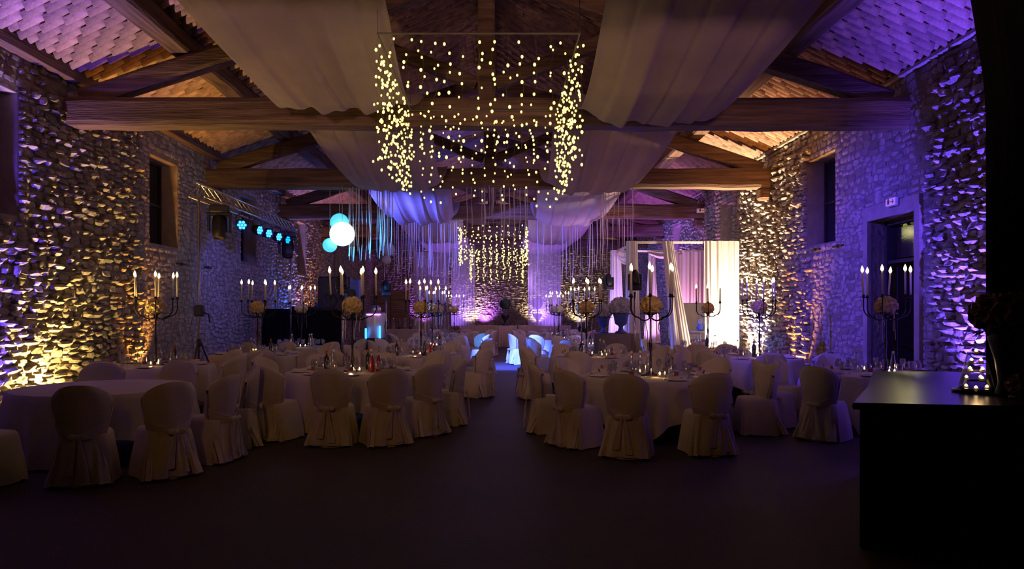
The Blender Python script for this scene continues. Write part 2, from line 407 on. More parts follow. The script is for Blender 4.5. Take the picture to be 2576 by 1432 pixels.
def lay_stones(side, parent, ops, ya, yb, zt, visible_from):
    cells = []
    z = 0.02
    while z < zt-0.05:
        h = random.uniform(.07, .135); h = min(h, zt-z)
        y = ya+random.uniform(-.2, 0)
        while y < yb:
            l = random.uniform(.11, .34); a, b = max(ya, y), min(yb, y+l); y += l
            if b-a < .05: continue
            segs = [(a, b)]
            for (oa, ob, oz0, oz1) in ops:
                if z+h > oz0+0.01 and z < oz1-0.01:
                    ns = []
                    for s0, s1 in segs:
                        if s1 <= oa or s0 >= ob: ns.append((s0, s1)); continue
                        if s0 < oa-.03: ns.append((s0, oa))
                        if s1 > ob+.03: ns.append((ob, s1))
                    segs = ns
            for s0, s1 in segs: cells.append((s0, s1, z, z+h))
        z += h
    recs = []
    for (a, b, z0, z1) in cells:
        yc, zc = (a+b)/2, (z0+z1)/2
        r = rough(side, yc, zc)
        if side != 'E' and zc > 4.95: r *= 0.5
        dep = (0.005+0.014*min(1, r*2)+0.115*max(0, r-.12)*random.uniform(.15, 1.3))
        gap = 0.012
        nearop = any(oa-.25 < yc < ob+.25 and oz0-.2 < zc < oz1+.2 for oa, ob, oz0, oz1 in ops)
        ww = 0 if nearop or zc < .2 or zc > zt-.25 else warp(yc, zc)
        recs.append((yc, zc+ww, (b-a-gap)*random.uniform(.9, 1.02), (z1-z0-gap)*random.uniform(.8, 1.12), dep, random.randrange(10), 0 if nearop else random.uniform(-.12, .12)))
    def score(q):
        if side == 'E':
            return 1/((q[0]-0.5)**2+1)
        if q[0] < visible_from: return 0
        px = abs((XL if side == 'L' else XR))*F/q[0]
        py = HY-(q[1]-CH)*F/q[0]
        if py < 0 or py > 1000: return 0
        return q[2]*q[3]/q[0]**2
    recs.sort(key=score, reverse=True)
    for q in recs[:300]:
        fl_ = side != 'L'
        o = bpy.data.objects.new('stone', VM[(q[5], fl_)]); col.objects.link(o); o.parent = parent
        if side == 'L': m = Matrix(((0, 0, q[4], XL), (q[2], 0, 0, q[0]), (0, q[3], 0, q[1]), (0, 0, 0, 1)))
        elif side == 'R': m = Matrix(((0, 0, -q[4], XR), (q[2], 0, 0, q[0]), (0, q[3], 0, q[1]), (0, 0, 0, 1)))
        else: m = Matrix(((q[2], 0, 0, q[0]), (0, 0, -q[4], Y1), (0, q[3], 0, q[1]), (0, 0, 0, 1)))
        pivot = Matrix.Translation(m.translation)
        ax = 'X' if side != 'E' else 'Y'; sg_ = 1 if side != 'E' else -1
        o.matrix_local = pivot @ Matrix.Rotation(q[6]*sg_, 4, ax) @ pivot.inverted() @ m
    V = []; Fs = []; off = 0
    for q in recs[300:]:
        vs, fs = VAR[q[5]]
        u_, w_ = vs[:, 0]*q[2], vs[:, 1]*q[3]; ca, sa = cos(q[6]), sin(q[6])
        u = q[0]+u_*ca-w_*sa; zz = q[1]+u_*sa+w_*ca; n = vs[:, 2]*q[4]
        if side == 'L': V.append(np.stack([XL+n, u, zz], 1))
        elif side == 'R': V.append(np.stack([XR-n, u, zz], 1))
        else: V.append(np.stack([u, Y1-n, zz], 1))
        Fs += [tuple(i+off for i in f) for f in fs]; off += len(vs)
    V = np.concatenate(V)
    me = bpy.data.meshes.new('far_stonework'); me.from_pydata(V.tolist(), [], Fs)
    me.materials.append(M['stone']); me.update()
    o = obj('far_stonework', me, parent); o['kind'] = 'stuff'
lay_stones('L', wl, opsL, 5.5, Y1, EAVE, 9.6)
lay_stones('R', wr, opsR, 5.5, Y1, EAVE, 9.0)
lay_stones('E', we, [], XL, XR, EAVE, 0)

# windows
wn = 0
for side in ('L', 'R'):
    for (a, b) in WINS[side]:
        wn += 1
        x = XL if side == 'L' else XR; sg = -1 if side == 'L' else 1
        root = obj('window_%d' % wn, None, None, (x+sg*(TH-0.12), (a+b)/2, WIN_Z[0])); struct(root)
        W_, H_ = b-a, WIN_Z[1]-WIN_Z[0]
        fr = MB()
        for yy in (-W_/2+.03, 0, W_/2-.03): fr.box((0, yy, H_/2), (.07, .06, H_))
        for zz in (.03, H_*0.5, H_-.03): fr.box((0, 0, zz), (.06, W_, .05))
        fr.build('window_frame', M['frame'], root)
        for k in (-1, 1):
            for zz in (H_*.26, H_*.74):
                MB().box((0, k*W_/4, zz), (.015, W_/2-.08, H_/2-.08)).build('pane', M['pane'], root)
        MB().box((-sg*(TH/2-.06), 0, -.02), (TH-.14, W_+.0, .05)).build('window_sill', M['plaster'], root)
        MB().box((-sg*(TH/2-.06), 0, H_+.02), (TH-.14, W_, .05)).build('lintel', M['plaster'], root)
        for k in (-1, 1):
            MB().box((-sg*(TH/2-.06), k*(W_/2+.005), H_/2), (TH-.14, .03, H_)).build('reveal', M['plaster'], root)
# door in the right wall, leaf folded back, garden beyond
droot = obj('door_1', None, None, (XR, (DOOR[0]+DOOR[1])/2, 0)); struct(droot)
dw = DOOR[1]-DOOR[0]
fr = MB()
for k in (-1, 1): fr.box((.3, k*(dw/2-.03), DOOR[2]/2), (.12, .06, DOOR[2]))
fr.box((.3, 0, DOOR[2]-.04), (.12, dw, .08)); fr.box((.3, 0, 2.45), (.08, dw, .06))
fr.build('door_frame', M['frame'], droot)
for k in (-1, 1): MB().box((-.02, k*(dw/2+.07), DOOR[2]/2), (.10, .14, DOOR[2])).build('door_jamb', M['plaster'], droot)
MB().box((-.02, 0, DOOR[2]+.12), (.10, dw+.28, .24)).build('door_lintel', M['plaster'], droot)
leaf = MB().box((.72, dw/2-.06, 1.2), (.62, .05, 2.36)).build('door_leaf', M['frame'], droot)
MB().tube([(.42, dw/2-.10, 1.05), (.42, dw/2-.13, 1.05), (.52, dw/2-.13, 1.05)], .012, 6).build('door_handle', M['silver'], leaf)
MB().box((.34, 0, 2.77), (.02, dw-.1, .52)).build('transom_pane', M['glass'], droot)
tree = MB()
for i in range(70):
    a = random.uniform(0, 6.28); rr = random.uniform(0, .7)
    c = Vector((8.75+rr*cos(a)*.5, 15.0+rr*sin(a)*.6, 3.55+random.uniform(-.5, .5)))
    d = Vector((random.uniform(-1, 1), random.uniform(-1, 1), random.uniform(-.4, .4))).normalized()*.12
    e = d.cross(Vector((0, 0, 1))).normalized()*.05
    tree.add([c-d, c+e, c+d, c-e], [(0, 1, 2, 3)])
tr = thing('garden_tree', 'tree with lamp-lit leaves seen outside through the open door', 'tree', (0, 0, 0))
o = tree.build('foliage', M['foliage_lit'], tr); o['kind'] = 'stuff'
MB().tube([(8.9, 15.0, -.1), (8.85, 15.0, 1.6), (8.75, 15.0, 3.6)], [.1, .07, .03], 7).build('trunk', M['timber'], tr)
gr = MB().box((12, 14, -.06), (11-.3, 12, .1)).build('ground', M['floor']); struct(gr)
point('garden_lamp', (8.2, 14.3, 3.2), (1, .9, .35), 70, .1)

# roof: two slopes of overlapping canal tiles seen from below
cl = MB()
for sg, xe in ((-1, XL-TH), (1, XR+TH)):
    ze = EAVE+SLOPE*((xe-XL) if sg < 0 else (XR-xe)); zr = EAVE+SLOPE*(XR-XC)
    vs = [(xe, Y0-.5, ze+.12), (xe, Y1+.5, ze+.12), (XC, Y1+.5, zr+.12), (XC, Y0-.5, zr+.12)]
    vs += [(p[0], p[1], p[2]+.12) for p in vs]
    cl.add(vs, [(0, 1, 2, 3), (7, 6, 5, 4), (0, 4, 5, 1), (3, 2, 6, 7), (1, 5, 6, 2), (0, 3, 7, 4)])
ceil = struct(cl.build('ceiling', M['roof']))
def tile_unit(jit):
    # local: s along slope (0 low end .. 1 high end), t across (-.5...5), n downwards; convex downward channel
    vs = []; n = 6
    for s_ in (0, 1):
        for k in range(n+1):
            t = -0.5+k/n; vs.append((s_, t*0.86, (1-(2*t)**2)*0.075+(0.060 if s_ == 0 else 0.0)+jit))
    for k in range(n+1):
        t = -0.5+k/n; vs.append((0, t*0.86, (1-(2*t)**2)*0.075+0.03+jit))
    fs = [(k, k+1, n+2+k, n+1+k) for k in range(n)]
    b = 2*(n+1)
    fs += [(k, b+k, b+k+1, k+1) for k in range(n)]
    return np.array(vs, float), fs
TV = [tile_unit(random.uniform(-.008, .012)) for _ in range(8)]
TL_, TW = 0.33, 0.20
for sg in (-1, 1):
    recs = []
    run = (XC-XL) if sg < 0 else (XR-XC)
    nrow = int(run/TL_)+1
    ncol = int((Y1-4.0)/TW)
    for c in range(ncol):
        for r_ in range(nrow+1):
            s0 = (r_-(0.5 if c % 2 else 0.0))*TL_
            if s0+TL_ > run: continue
            recs.append((c, s0, random.randrange(8), random.uniform(-.012, .012)))
    def sc_tile(q):
        y = 4.0+q[0]*TW; x = (XL+q[1]) if sg < 0 else (XR-q[1]); z = EAVE+SLOPE*q[1]
        px = CX+x*F/y; py = HY-(z-CH)*F/y
        return (1/y**2) if (-20 < px < 2600 and -20 < py) and (px < 480 or px > 1950) else 0
    recs.sort(key=sc_tile, reverse=True)
    meshes = {}
    def tverts(q):
        vs, fs = TV[q[2]]
        s_ = q[1]+q[3]+vs[:, 0]*(TL_+.05); t = vs[:, 1]*TW; n = vs[:, 2]
        x = (XL+s_) if sg < 0 else (XR-s_)
        return np.stack([x, 4.0+(q[0]+.5)*TW+t, EAVE+SLOPE*s_-n+.10], 1), fs
    for k in range(8):
        vs, fs = TV[k]; s_ = vs[:, 0]*(TL_+.05)
        p = np.stack([s_*(-sg), vs[:, 1]*TW, SLOPE*s_-vs[:, 2]], 1)
        me = bpy.data.meshes.new('roof_tile'); me.from_pydata(p.tolist(), [], fs)
        me.polygons.foreach_set('use_smooth', [True]*6+[False]*6); me.materials.append(M['tile']); meshes[k] = me
    for q in recs[:300]:
        s_ = q[1]+q[3]
        obj('roof_tile', meshes[q[2]], ceil, ((XL+s_) if sg < 0 else (XR-s_), 4.0+(q[0]+.5)*TW, EAVE+SLOPE*s_+.10))
    V = []; Fs = []; off = 0
    for q in recs[300:]:
        v, fs = tverts(q); V.append(v); Fs += [tuple(i+off for i in f) for f in fs]; off += len(v)
    me = bpy.data.meshes.new('far_roof_tiles'); me.from_pydata(np.concatenate(V).tolist(), [], Fs)
    me.materials.append(M['tile']); o = obj('far_roof_tiles', me, ceil); o['kind'] = 'stuff'

# trusses
def beam(mb, a, b, wd, ht, seg=10, wob=0.012, axis='x'):
    """hewn timber from a to b; section wd (horizontal) by ht (vertical-ish) with chamfers and slight waviness"""
    a, b = Vector(a), Vector(b); t = (b-a).normalized()
    side = Vector((0, 1, 0)) if abs(t.y) < .7 else Vector((1, 0, 0))
    up = side.cross(t).normalized()
    if up.z < 0 and abs(t.z) < .9: up = -up
    ch = 0.16
    prof = [(-.5+ch*.5, -.5), (.5-ch*.5, -.5), (.5, -.5+ch), (.5, .5-ch), (.5-ch*.5, .5), (-.5+ch*.5, .5), (-.5, .5-ch), (-.5, -.5+ch)]
    base = len(mb.v); n = 8
    for i in range(seg+1):
        p = a.lerp(b, i/seg)+up*random.uniform(-wob, wob)+side*random.uniform(-wob, wob)
        k = 1+random.uniform(-.04, .04)
        for (u, v) in prof: mb.v.append(tuple(p+side*u*wd*k+up*v*ht*k))
    for i in range(seg):
        for k in range(n): mb.f.append((base+i*n+k, base+i*n+(k+1) % n, base+(i+1)*n+(k+1) % n, base+(i+1)*n+k))
    mb.f.append(tuple(base+k for k in reversed(range(n)))); mb.f.append(tuple(base+seg*n+k for k in range(n)))
    return mb
ZT = 4.50; HB = 0.44
names = ['behind the camera', 'above the nearest tables', 'nearest seen in full, above the front tables', 'second from the front with paper lanterns tied to it',
         'third from the front', 'fourth from the front', 'farthest, near the end wall']
for i, y in enumerate(TRUSS_Y):
    root = obj('roof_truss', None, None, (XC, y, ZT)); struct(root)
    root['label'] = 'dark oak roof truss ' + names[i]; root['category'] = 'roof truss'
    hw = (XR-XL)/2
    zr = EAVE-ZT+SLOPE*hw
    beam(MB(), (-hw-.2, 0, HB/2), (hw+.2, 0, HB/2), .38, HB, 22, .015).build('tie_beam', M['timber'], root)
    for s in (-1, 1):
        beam(MB(), (s*(hw-.25), 0, HB+.0), (s*.1, 0, zr-.55), .26, .30, 12).build('principal_rafter', M['timber'], root)
        beam(MB(), (s*.15, 0, HB+.25), (s*2.6, 0, zr-1.35), .18, .2, 6).build('strut', M['timber'], root)
        if i != 2: MB().box((s*(hw-.12), 0, -.14), (.36, .34, .28), bevel=.05).build('corbel', M['timber'], root)
    beam(MB(), (0, 0, HB), (0, 0, zr-.25), .26, .26, 8).build('king_post', M['timber'], root)
pl = 0
for xo, lab in ((-4.8, 'left outer'), (-2.4, 'left inner'), (0, 'ridge'), (2.4, 'right inner'), (4.8, 'right outer')):
    x = XC+xo; zt = EAVE+SLOPE*((XR-XL)/2-abs(xo))
    o = struct(beam(MB(), (x, Y0, zt-.12), (x, Y1, zt-.12), .34, .32, 60, .012).build('purlin', M['timber_y']))
    o['label'] = 'long dark oak purlin carrying the roof, ' + lab + (' side' if xo else ' piece'); o['category'] = 'purlin'
for n_, x in ((1, XL+.09), (2, XR-.06)):
    struct(MB().box((x, (Y0+Y1)/2, EAVE-.02 if n_ == 1 else EAVE-.0), (.2 if n_ == 1 else .08, Y1-Y0-.02, .2 if n_ == 1 else .07), bevel=.01).build('trim_%d' % n_, M['timber_y'] if n_ == 1 else M['plaster']))
# exit signs
def exit_sign(loc, rz, label):
    t = thing('exit_sign', label, 'sign', loc, rz)
    MB().box((0, 0, 0), (.30, .05, .14), bevel=.012).build('sign_box', M['plate'], t)
    MB().box((0, -.028, 0), (.26, .008, .11)).build('sign_face', M['sign'], t)
    mk = MB().box((-.05, -.034, 0), (.05, .006, .07)).box((.045, -.034, 0), (.09, .006, .014)).tube([(.07, -.034, .03), (.1, -.034, 0), (.07, -.034, -.03)], .007, 4)
    mk.sphere((-.05, -.034, .05), .012, 6, 4)
    mk.build('arrow_mark', M['signmark'], t)
    return t
exit_sign((XR-.11, 11.45, 3.36), pi/2*-1, 'small glowing exit sign above the open doorway')
exit_sign((P(1765, 537, 22.0)[0], 22.02, 4.72), 0, 'small white exit box on the right end of a far tie beam')
# ------------------------------------------------------------------ ceiling drapes
def drape(x0, x1, ya, yb, zs, zlow, label, sheer='voile', folds=7, gather=0.10):
    ph = [random.uniform(0, 6.28) for _ in range(6)]
    def fn(u, v):
        e = abs(2*u-1)
        y = ya+(yb-ya)*v
        # slack line: leaves the first beam, lowest just before the next, then climbs over it
        if v < .80: k = sin((v/.80)*pi/2)**1.3
        else: k = cos((v-.80)/.20*pi/2)
        z = zs-(zs-zlow)*k*(1-.30*e**4)
        scal = .07*abs(sin(u*pi*3+ph[5]))*k**3
        z += scal
        wv = sin(u*folds*6.28*.5+ph[0]+v*1.2)*.5+sin(u*folds*6.28*.93+ph[1]-v*.8)*.3+sin(u*folds*6.28*1.7+ph[2])*.16
        z += wv*.055*(.4+.6*k)
        x = x0+(x1-x0)*u
        xm = (x0+x1)/2; x = xm+(x-xm)*(1-gather*k**2)
        x += sin(u*folds*6.28*.9+ph[3]+v)*.03+.18*sin(v*3.0)*(u-.5)*0
        return (x, y, z)
    mb = MB().grid(fn, 96, 40)
    o = mb.build('ceiling_drape', M[sheer], smooth=True)
    tag(o, label, 'drape', 'white voile swags under the roof')
    return o
spans = [(5.9, 11.1), (11.5, 16.65), (17.0, 22.1), (22.5, 27.5), (27.9, 32.9)]
nm = ['nearest', 'second', 'third', 'fourth', 'farthest']
for i, (ya, yb) in enumerate(spans):
    zl = [4.42, 4.20, 4.15, 4.10, 4.2][i]
    drape(-3.35, -1.15, ya, yb, 4.98, zl, 'white voile swag left of the fairy lights, %s from the front' % nm[i])
    drape(0.98 if i else 1.10, 3.2 if i else 3.35, ya, yb, 4.98, zl-.05 if i else 4.22, 'white voile swag right of the fairy lights, %s from the front' % nm[i])

# ------------------------------------------------------------------ fairy light boxes
def light_box(x0, x1, y0, y1, z0, z1, step, nb, label, blen, r):
    t = thing('fairy_light_curtain', label, 'string lights', ((x0+x1)/2, (y0+y1)/2, z1))
    fr = MB(); c = [(x0, y0), (x1, y0), (x1, y1), (x0, y1)]
    for i in range(4):
        a, b = c[i], c[(i+1) % 4]
        fr.tube([(a[0], a[1], z1+.02), (b[0], b[1], z1+.02)], .010, 6)
        fr.tube([(a[0], a[1], z1+.02), (a[0], a[1], z1+.55)], .003, 4)
    ox, oy, oz = t.location
    fr.v = [(p[0]-ox, p[1]-oy, p[2]-oz) for p in fr.v]; fr.build('hanging_frame', M['wire'], t)
    pts = []
    n = int((x1-x0)/step); pts += [(x0+(x1-x0)*k/n, y) for k in range(n+1) for y in (y0, y1)]
    m = int((y1-y0)/step); pts += [(x, y0+(y1-y0)*k/m) for k in range(1, m) for x in (x0, x1)]
    for (x, y) in pts:
        L = (z1-z0)*random.uniform(.90, 1.06)
        lx, ly = x-ox+random.uniform(-.02, .02), y-oy+random.uniform(-.02, .02)
        ws = [(lx+random.uniform(-.03, .03)*(k > 0), ly+random.uniform(-.03, .03)*(k > 0), -L*k/nb) for k in range(nb+1)]
        s = MB().tube(ws, .0018, 3).build('light_string', M['wire'], t)
        b = MB()
        for k in range(1, nb+1):
            if random.random() < .14: continue
            p = ws[k]; kk = random.uniform(.75, 1.25)*r
            b.sphere((p[0]+random.uniform(-.035, .035), p[1]+random.uniform(-.03, .03), p[2]+random.uniform(-.045, .045)), kk, 6, 4, (1, 1, 1.35))
        q = b.build('bulbs', M['bulb'], s); q['kind'] = 'stuff'
light_box(-1.26, 0.86, 7.5, 10.35, 3.22, 4.50, .145, 13, 'large box of warm fairy light strings hung above the aisle between the nearest swags', 0, .0125)
light_box(-1.25, 0.95, 23.2, 24.6, 3.25, 4.48, .20, 10, 'distant curtain of fairy lights over the far aisle, the higher and nearer of two', 0, .019)
light_box(-1.10, 1.05, 29.0, 30.2, 2.85, 4.25, .24, 12, 'distant curtain of fairy lights behind the other, hanging lower towards the end wall', 0, .019)

# ------------------------------------------------------------------ hanging ribbons
def ribbon(x, y, zt, zb, wd, label, group, curl=0.02):
    ph = random.uniform(0, 6.28)
    def fn(u, v):
        a = ph+v*random.uniform(1.9, 2.1)
        return (x+(u-.5)*wd*cos(a*.6)+curl*sin(v*7+ph)*v, y+(u-.5)*wd*sin(a*.6), zt+(zb-zt)*v)
    o = MB().grid(fn, 1, 12).build('ribbon', M['ribbon'], smooth=True); tag(o, label, 'ribbon', group)
for i in range(30):
    x = P(random.uniform(868, 985), 0, 16.6)[0]
    ribbon(x, random.uniform(16.63, 16.75), 4.53, random.uniform(2.75, 3.2), random.uniform(.012, .03),
           'white ribbon hanging beside the lit paper lanterns', 'ribbons beside the lanterns')
for i in range(58):
    x = P(random.uniform(960, 1160), 0, 22.1)[0]
    ribbon(x, random.uniform(22.15, 22.3), 4.53, random.uniform(2.45, 3.3), random.uniform(.012, .028),
           'white ribbon hanging from the third beam, left of the far fairy lights', 'ribbons left of the far fairy lights')
for i in range(26):
    x = P(random.uniform(1165, 1330), 0, 16.6)[0]
    ribbon(x, random.uniform(16.63, 16.75), 4.53, random.uniform(3.1, 3.7), random.uniform(.008, .03),
           'thin ribbon hanging over the middle of the aisle', 'ribbons over the aisle')
for i in range(34):
    x = P(random.uniform(1340, 1600), 0, 22.1)[0]
    ribbon(x, random.uniform(22.15, 22.3), 4.53, random.uniform(2.3, 3.3), random.uniform(.010, .026),
           'white ribbon hanging left of the gauze pavilion', 'ribbons left of the pavilion')
for i in range(9):
    x = P(random.uniform(1500, 1600), 0, 16.6)[0]
    ribbon(x, random.uniform(16.63, 16.75), 4.53, random.uniform(2.6, 3.3), random.uniform(.010, .026),
           'thin ribbon hanging from the second beam near the pavilion', 'ribbons near the pavilion')

# ------------------------------------------------------------------ paper lanterns
def lantern(px, py, d, rpx, m, label):
    p = P(px, py, d); r = rpx*d/F
    t = thing('paper_lantern', label, 'lantern', p)
    prof = []
    for k in range(29):
        a = pi*k/28; prof.append((max(1e-3, sin(a)*r*(1.0+(.012 if k % 2 else -.004))), -cos(a)*r*.98))
    MB().lathe(prof, 32).build('paper_shade', M[m], t, smooth=True)
    MB().tube([(0, 0, r*.9), (0, 0, 4.53-p[2])], .006, 5).build('hanging_ribbon', M['ribbon'], t)
lantern(854, 560, 16.97, 23, 'cyan_beam_glow', 'cyan-lit round paper lantern, uppermost of the beam-lit cluster')
lantern(861, 589, 16.61, 31, 'white_beam_glow', 'largest round paper lantern, beam-lit white in the cluster')
lantern(830, 617, 16.88, 18, 'cyan_beam_glow', 'small cyan-lit round paper lantern, lowest of the beam-lit cluster')
lantern(977, 628, 22.3, 17, 'paper', 'unlit white paper lantern behind the blue ribbons, the higher one')
lantern(972, 654, 22.2, 12, 'paper', 'smaller unlit white paper lantern below its neighbour')

# ------------------------------------------------------------------ prototypes: chair
def chair_proto():
    t = thing('covered_chair', '', 'chair')
    mb = MB(); N = 56; lv = [(0.0, 1.0), (.10, .86), (.22, .6), (.34, .25), (.43, 0), (.465, -.1)]
    base = 0
    for z, fl_ in lv:
        hx, hy = .215+.055*max(fl_, 0), .215+.045*max(fl_, 0)
        if fl_ < 0: hx, hy = .195, .195
        for k in range(N):
            a = 2*pi*k/N; e = .42
            c, s = cos(a), sin(a)
            x = hx*math.copysign(abs(c)**e, c); y = hy*math.copysign(abs(s)**e, s)
            ru = 1+max(fl_, 0)*(.045*sin(a*11+.5)+.03*sin(a*17+1.3)+(.05 if sin(a) < -.3 else 0)*sin(a*23))
            mb.v.append((x*ru, y*ru+.02, z+(.012*sin(a*5) if z == 0 else 0)+.012))
    for i in range(len(lv)-1):
        for k in range(N): mb.f.append((i*N+k, i*N+(k+1) % N, (i+1)*N+(k+1) % N, (i+1)*N+k))
    mb.f.append(tuple((len(lv)-1)*N+k for k in range(N)))
    mb.build('seat_skirt', M['cover'], t, smooth=True)
    # backrest sleeve: outer and inner sheet joined along the rim
    def wv(z):
        pts = [(.02, .275), (.15, .245), (.32, .205), (.45, .190), (.58, .225), (.72, .255), (.82, .255), (.90, .235), (.96, .2)]
        for (a, b), (c, d) in zip(pts, pts[1:]):
            if z <= c: return b+(d-b)*(z-a)/(c-a)
        return pts[-1][1]
    cols, rows = 22, 14
    def sheet(off):
        g = []
        for j in range(rows+1):
            for i in range(cols+1):
                s = -1+2*i/cols; zt = .925-.15*abs(s)**2.6
                z = .02+(zt-.02)*j/rows
                wz = wv(z)
                x = wz*sin(s*1.25)/sin(1.25)
                rec = -.05*max(0, (z-.45))/.45
                wrap = .15*(1-cos(s*1.25))/(1-cos(1.25))*(min(1, z/.4) if z < .4 else 1)
                y = -.235+rec+wrap
                if z < .45:
                    f_ = (.45-z)/.45; y -= .055*f_+f_*(.022*sin(s*13)+.014*sin(s*23+1)); x *= 1+.02*f_*sin(s*17)
                else: y += .006*sin(s*8+z*9)
                g.append((x*(1-off*.25), y+off, z-(off*.15 if j == rows else 0)+.008))
        return g
    a = sheet(0); b = sheet(.045); nn = cols+1; nvt = len(a)
    fs = []
    for j in range(rows):
        for i in range(cols):
            k = j*nn+i
            fs.append((k, k+1, k+nn+1, k+nn)); fs.append((nvt+k+1, nvt+k, nvt+k+nn, nvt+k+nn+1))
    for i in range(cols):
        k = rows*nn+i; fs.append((k, k+1, nvt+k+1, nvt+k))
    for j in range(rows):
        k = j*nn; fs.append((k+nn, k, nvt+k, nvt+k+nn)); k += cols; fs.append((k, k+nn, nvt+k+nn, nvt+k))
    MB().add(a+b, fs).build('backrest_cover', M['cover'], t, smooth=True)
    # sash: gathered band, knot and tails at the back
    def band(u, v):
        s = -1+2*u; e = abs(s)
        z = .455+(v-.5)*(.05+.13*e**1.2)+.05*e
        wz = wv(z)+.008; x = wz*sin(s*1.25)/sin(1.25)
        y = -.246-.05*max(0, z-.45)/.45+.15*(1-cos(s*1.25))/(1-cos(1.25))-.006*sin(v*18)*(.3+e)
        return (x, y, z)
    MB().grid(band, 20, 8).build('sash_band', M['sash'], t, smooth=True)
    kn = MB().sphere((0, -.285, .455), .032, 10, 6, (1.1, .8, 1)); 
    for s in (-1, 1):
        kn.sphere((s*.05, -.290, .462), .04, 8, 6, (1.15, .45, .75))
    kn.build('sash_knot', M['sash'], t, smooth=True)
    for s, L in ((-1, .33), (1, .38)):
        def tail(u, v, s=s, L=L):
            wd = .022+.05*v
            return (s*(.018+.055*v)+(u-.5)*wd*1.2, -.300-.035*v-.010*sin(u*9+v*3), .45-L*v)
        MB().grid(tail, 4, 8).build('sash_tail', M['sash'], t, smooth=True)
    return Proto(t)
CHAIR = chair_proto()

# ------------------------------------------------------------------ prototypes: table ware
def lathe_thing(name, cat, parts, n=14):
    t = thing(name, '', cat)
    for pn, prof, m in parts: MB().lathe(prof, n).build(pn, M[m], t, smooth=True)
    return Proto(t)
WINE = lathe_thing('wine_glass', 'glass', [('bowl', [(.006, .085), (.025, .095), (.036, .12), (.038, .15), (.032, .19), (.030, .19), (.034, .15), (.030, .12), (.006, .10)], 'glass'),
                                          ('stem', [(.032, 0), (.030, .004), (.006, .012), (.004, .05), (.006, .088)], 'glass')])
WATER = lathe_thing('water_glass', 'glass', [('bowl', [(.006, .055), (.03, .065), (.040, .10), (.040, .14), (.036, .165), (.034, .165), (.037, .12), (.026, .07), (.002, .065)], 'glass'),
                                           ('stem', [(.034, 0), (.03, .005), (.006, .012), (.006, .057)], 'glass')])
CARAFE = lathe_thing('water_bottle', 'bottle', [('body', [(.044, 0), (.046, .02), (.044, .12), (.030, .20), (.016, .26), (.015, .29)], 'glass'),
                                              ('stopper', [(.016, .29), (.018, .295), (.017, .315), (.008, .32), (.0001, .321)], 'plate')])
DARKB = lathe_thing('wine_bottle', 'bottle', [('body', [(.036, 0), (.038, .01), (.038, .19), (.030, .215), (.014, .24), (.0135, .29)], 'bottle'),
                                            ('foil', [(.0145, .25), (.0145, .295), (.012, .30), (.0001, .301)], 'red')])
REDB = lathe_thing('red_juice_bottle', 'bottle', [('body', [(.034, 0), (.036, .01), (.036, .15), (.026, .19), (.014, .22), (.014, .24)], 'red'),
                                                ('cap', [(.016, .24), (.016, .262), (.0001, .264)], 'plate')])
TEA = lathe_thing('tealight_glass', 'candle holder', [('cup', [(.028, 0), (.033, .01), (.036, .06), (.034, .06), (.030, .012), (.0001, .010)], 'glass'),
                                                     ('wax', [(.026, .012), (.026, .030), (.0001, .031)], 'wax'),
                                                     ('flame', [(.0001, .030), (.012, .042), (.011, .055), (.0001, .078)], 'flame')], 10)
def plate_proto():
    t = thing('dinner_plate', '', 'plate')
    MB().lathe([(.07, .0), (.10, .008), (.135, .02), (.133, .023), (.09, .012), (.0001, .010)], 24).build('plate_body', M['plate'], t, smooth=True)
    return Proto(t)
PLATE = plate_proto()
def napkin_proto():
    t = thing('folded_napkin', '', 'napkin')
    MB().grid(lambda u, v: ((u-.5)*.15, (v-.5)*.20, .03+.035*sin(u*pi)*(.6+.4*v)+.006*sin(v*9)), 8, 6).build('linen_fold', M['napkin'], t, smooth=True)
    MB().box((0, .0, .085), (.06, .004, .045), rot=Matrix.Rotation(.3, 3, 'X')).build('place_card', M['rednap'], t)
    return Proto(t)
NAPKIN = napkin_proto()
def candle_proto():
    t = thing('taper_candle', '', 'candle')
    MB().lathe([(.0135, 0), (.0125, .33), (.010, .335), (.0001, .333)], 10).build('wax_stick', M['wax'], t, smooth=True)
    MB().lathe([(.0001, .330), (.016, .346), (.022, .366), (.016, .394), (.0001, .430)], 8).build('flame', M['flame'], t, smooth=True)
    return Proto(t)
CANDLE = candle_proto()
ARMS = [(a, .30 if k % 2 else .34) for k, a in enumerate((12, 68, 118, 190, 248, 305))]
def candelabra_proto():
    t = thing('candelabrum', '', 'candelabrum')
    MB().lathe([(.13, 0), (.13, .012), (.06, .03), (.022, .06), (.014, .09)], 20).build('foot', M['iron'], t, smooth=True)
    MB().lathe([(.014, .08), (.018, .2), (.012, .3), (.022, .42), (.012, .5), (.013, .76), (.03, .78), (.03, .80)], 12).build('stem', M['iron'], t, smooth=True)
    for a, rr in ARMS:
        c, s = cos(R(a)), sin(R(a)); pts = []
        for k in range(5): pts.append((c*rr*.62*k/4, s*rr*.62*k/4, .775-.045*sin(pi*k/4)))
        for k in range(1, 7):
            b = pi/2*k/6; q = rr*.62+rr*.38*sin(b); pts.append((c*q, s*q, .775+.13*(1-cos(b))))
        pts.append((c*rr, s*rr, 1.05))
        ar = MB().tube(pts, .0085, 7).build('arm', M['iron'], t, smooth=True)
        MB().lathe([(.001, 1.035), (.034, 1.05), (.036, 1.056), (.017, 1.056), (.017, 1.085), (.012, 1.085), (.012, 1.06)], 10, (c*rr, s*rr, 0)).build('candle_cup', M['iron'], ar, smooth=True)
    MB().lathe([(.03, .80), (.09, .83), (.085, .84), (.02, .83)], 14).build('bowl', M['iron'], t, smooth=True)
    return Proto(t)
CANDEL = candelabra_proto()
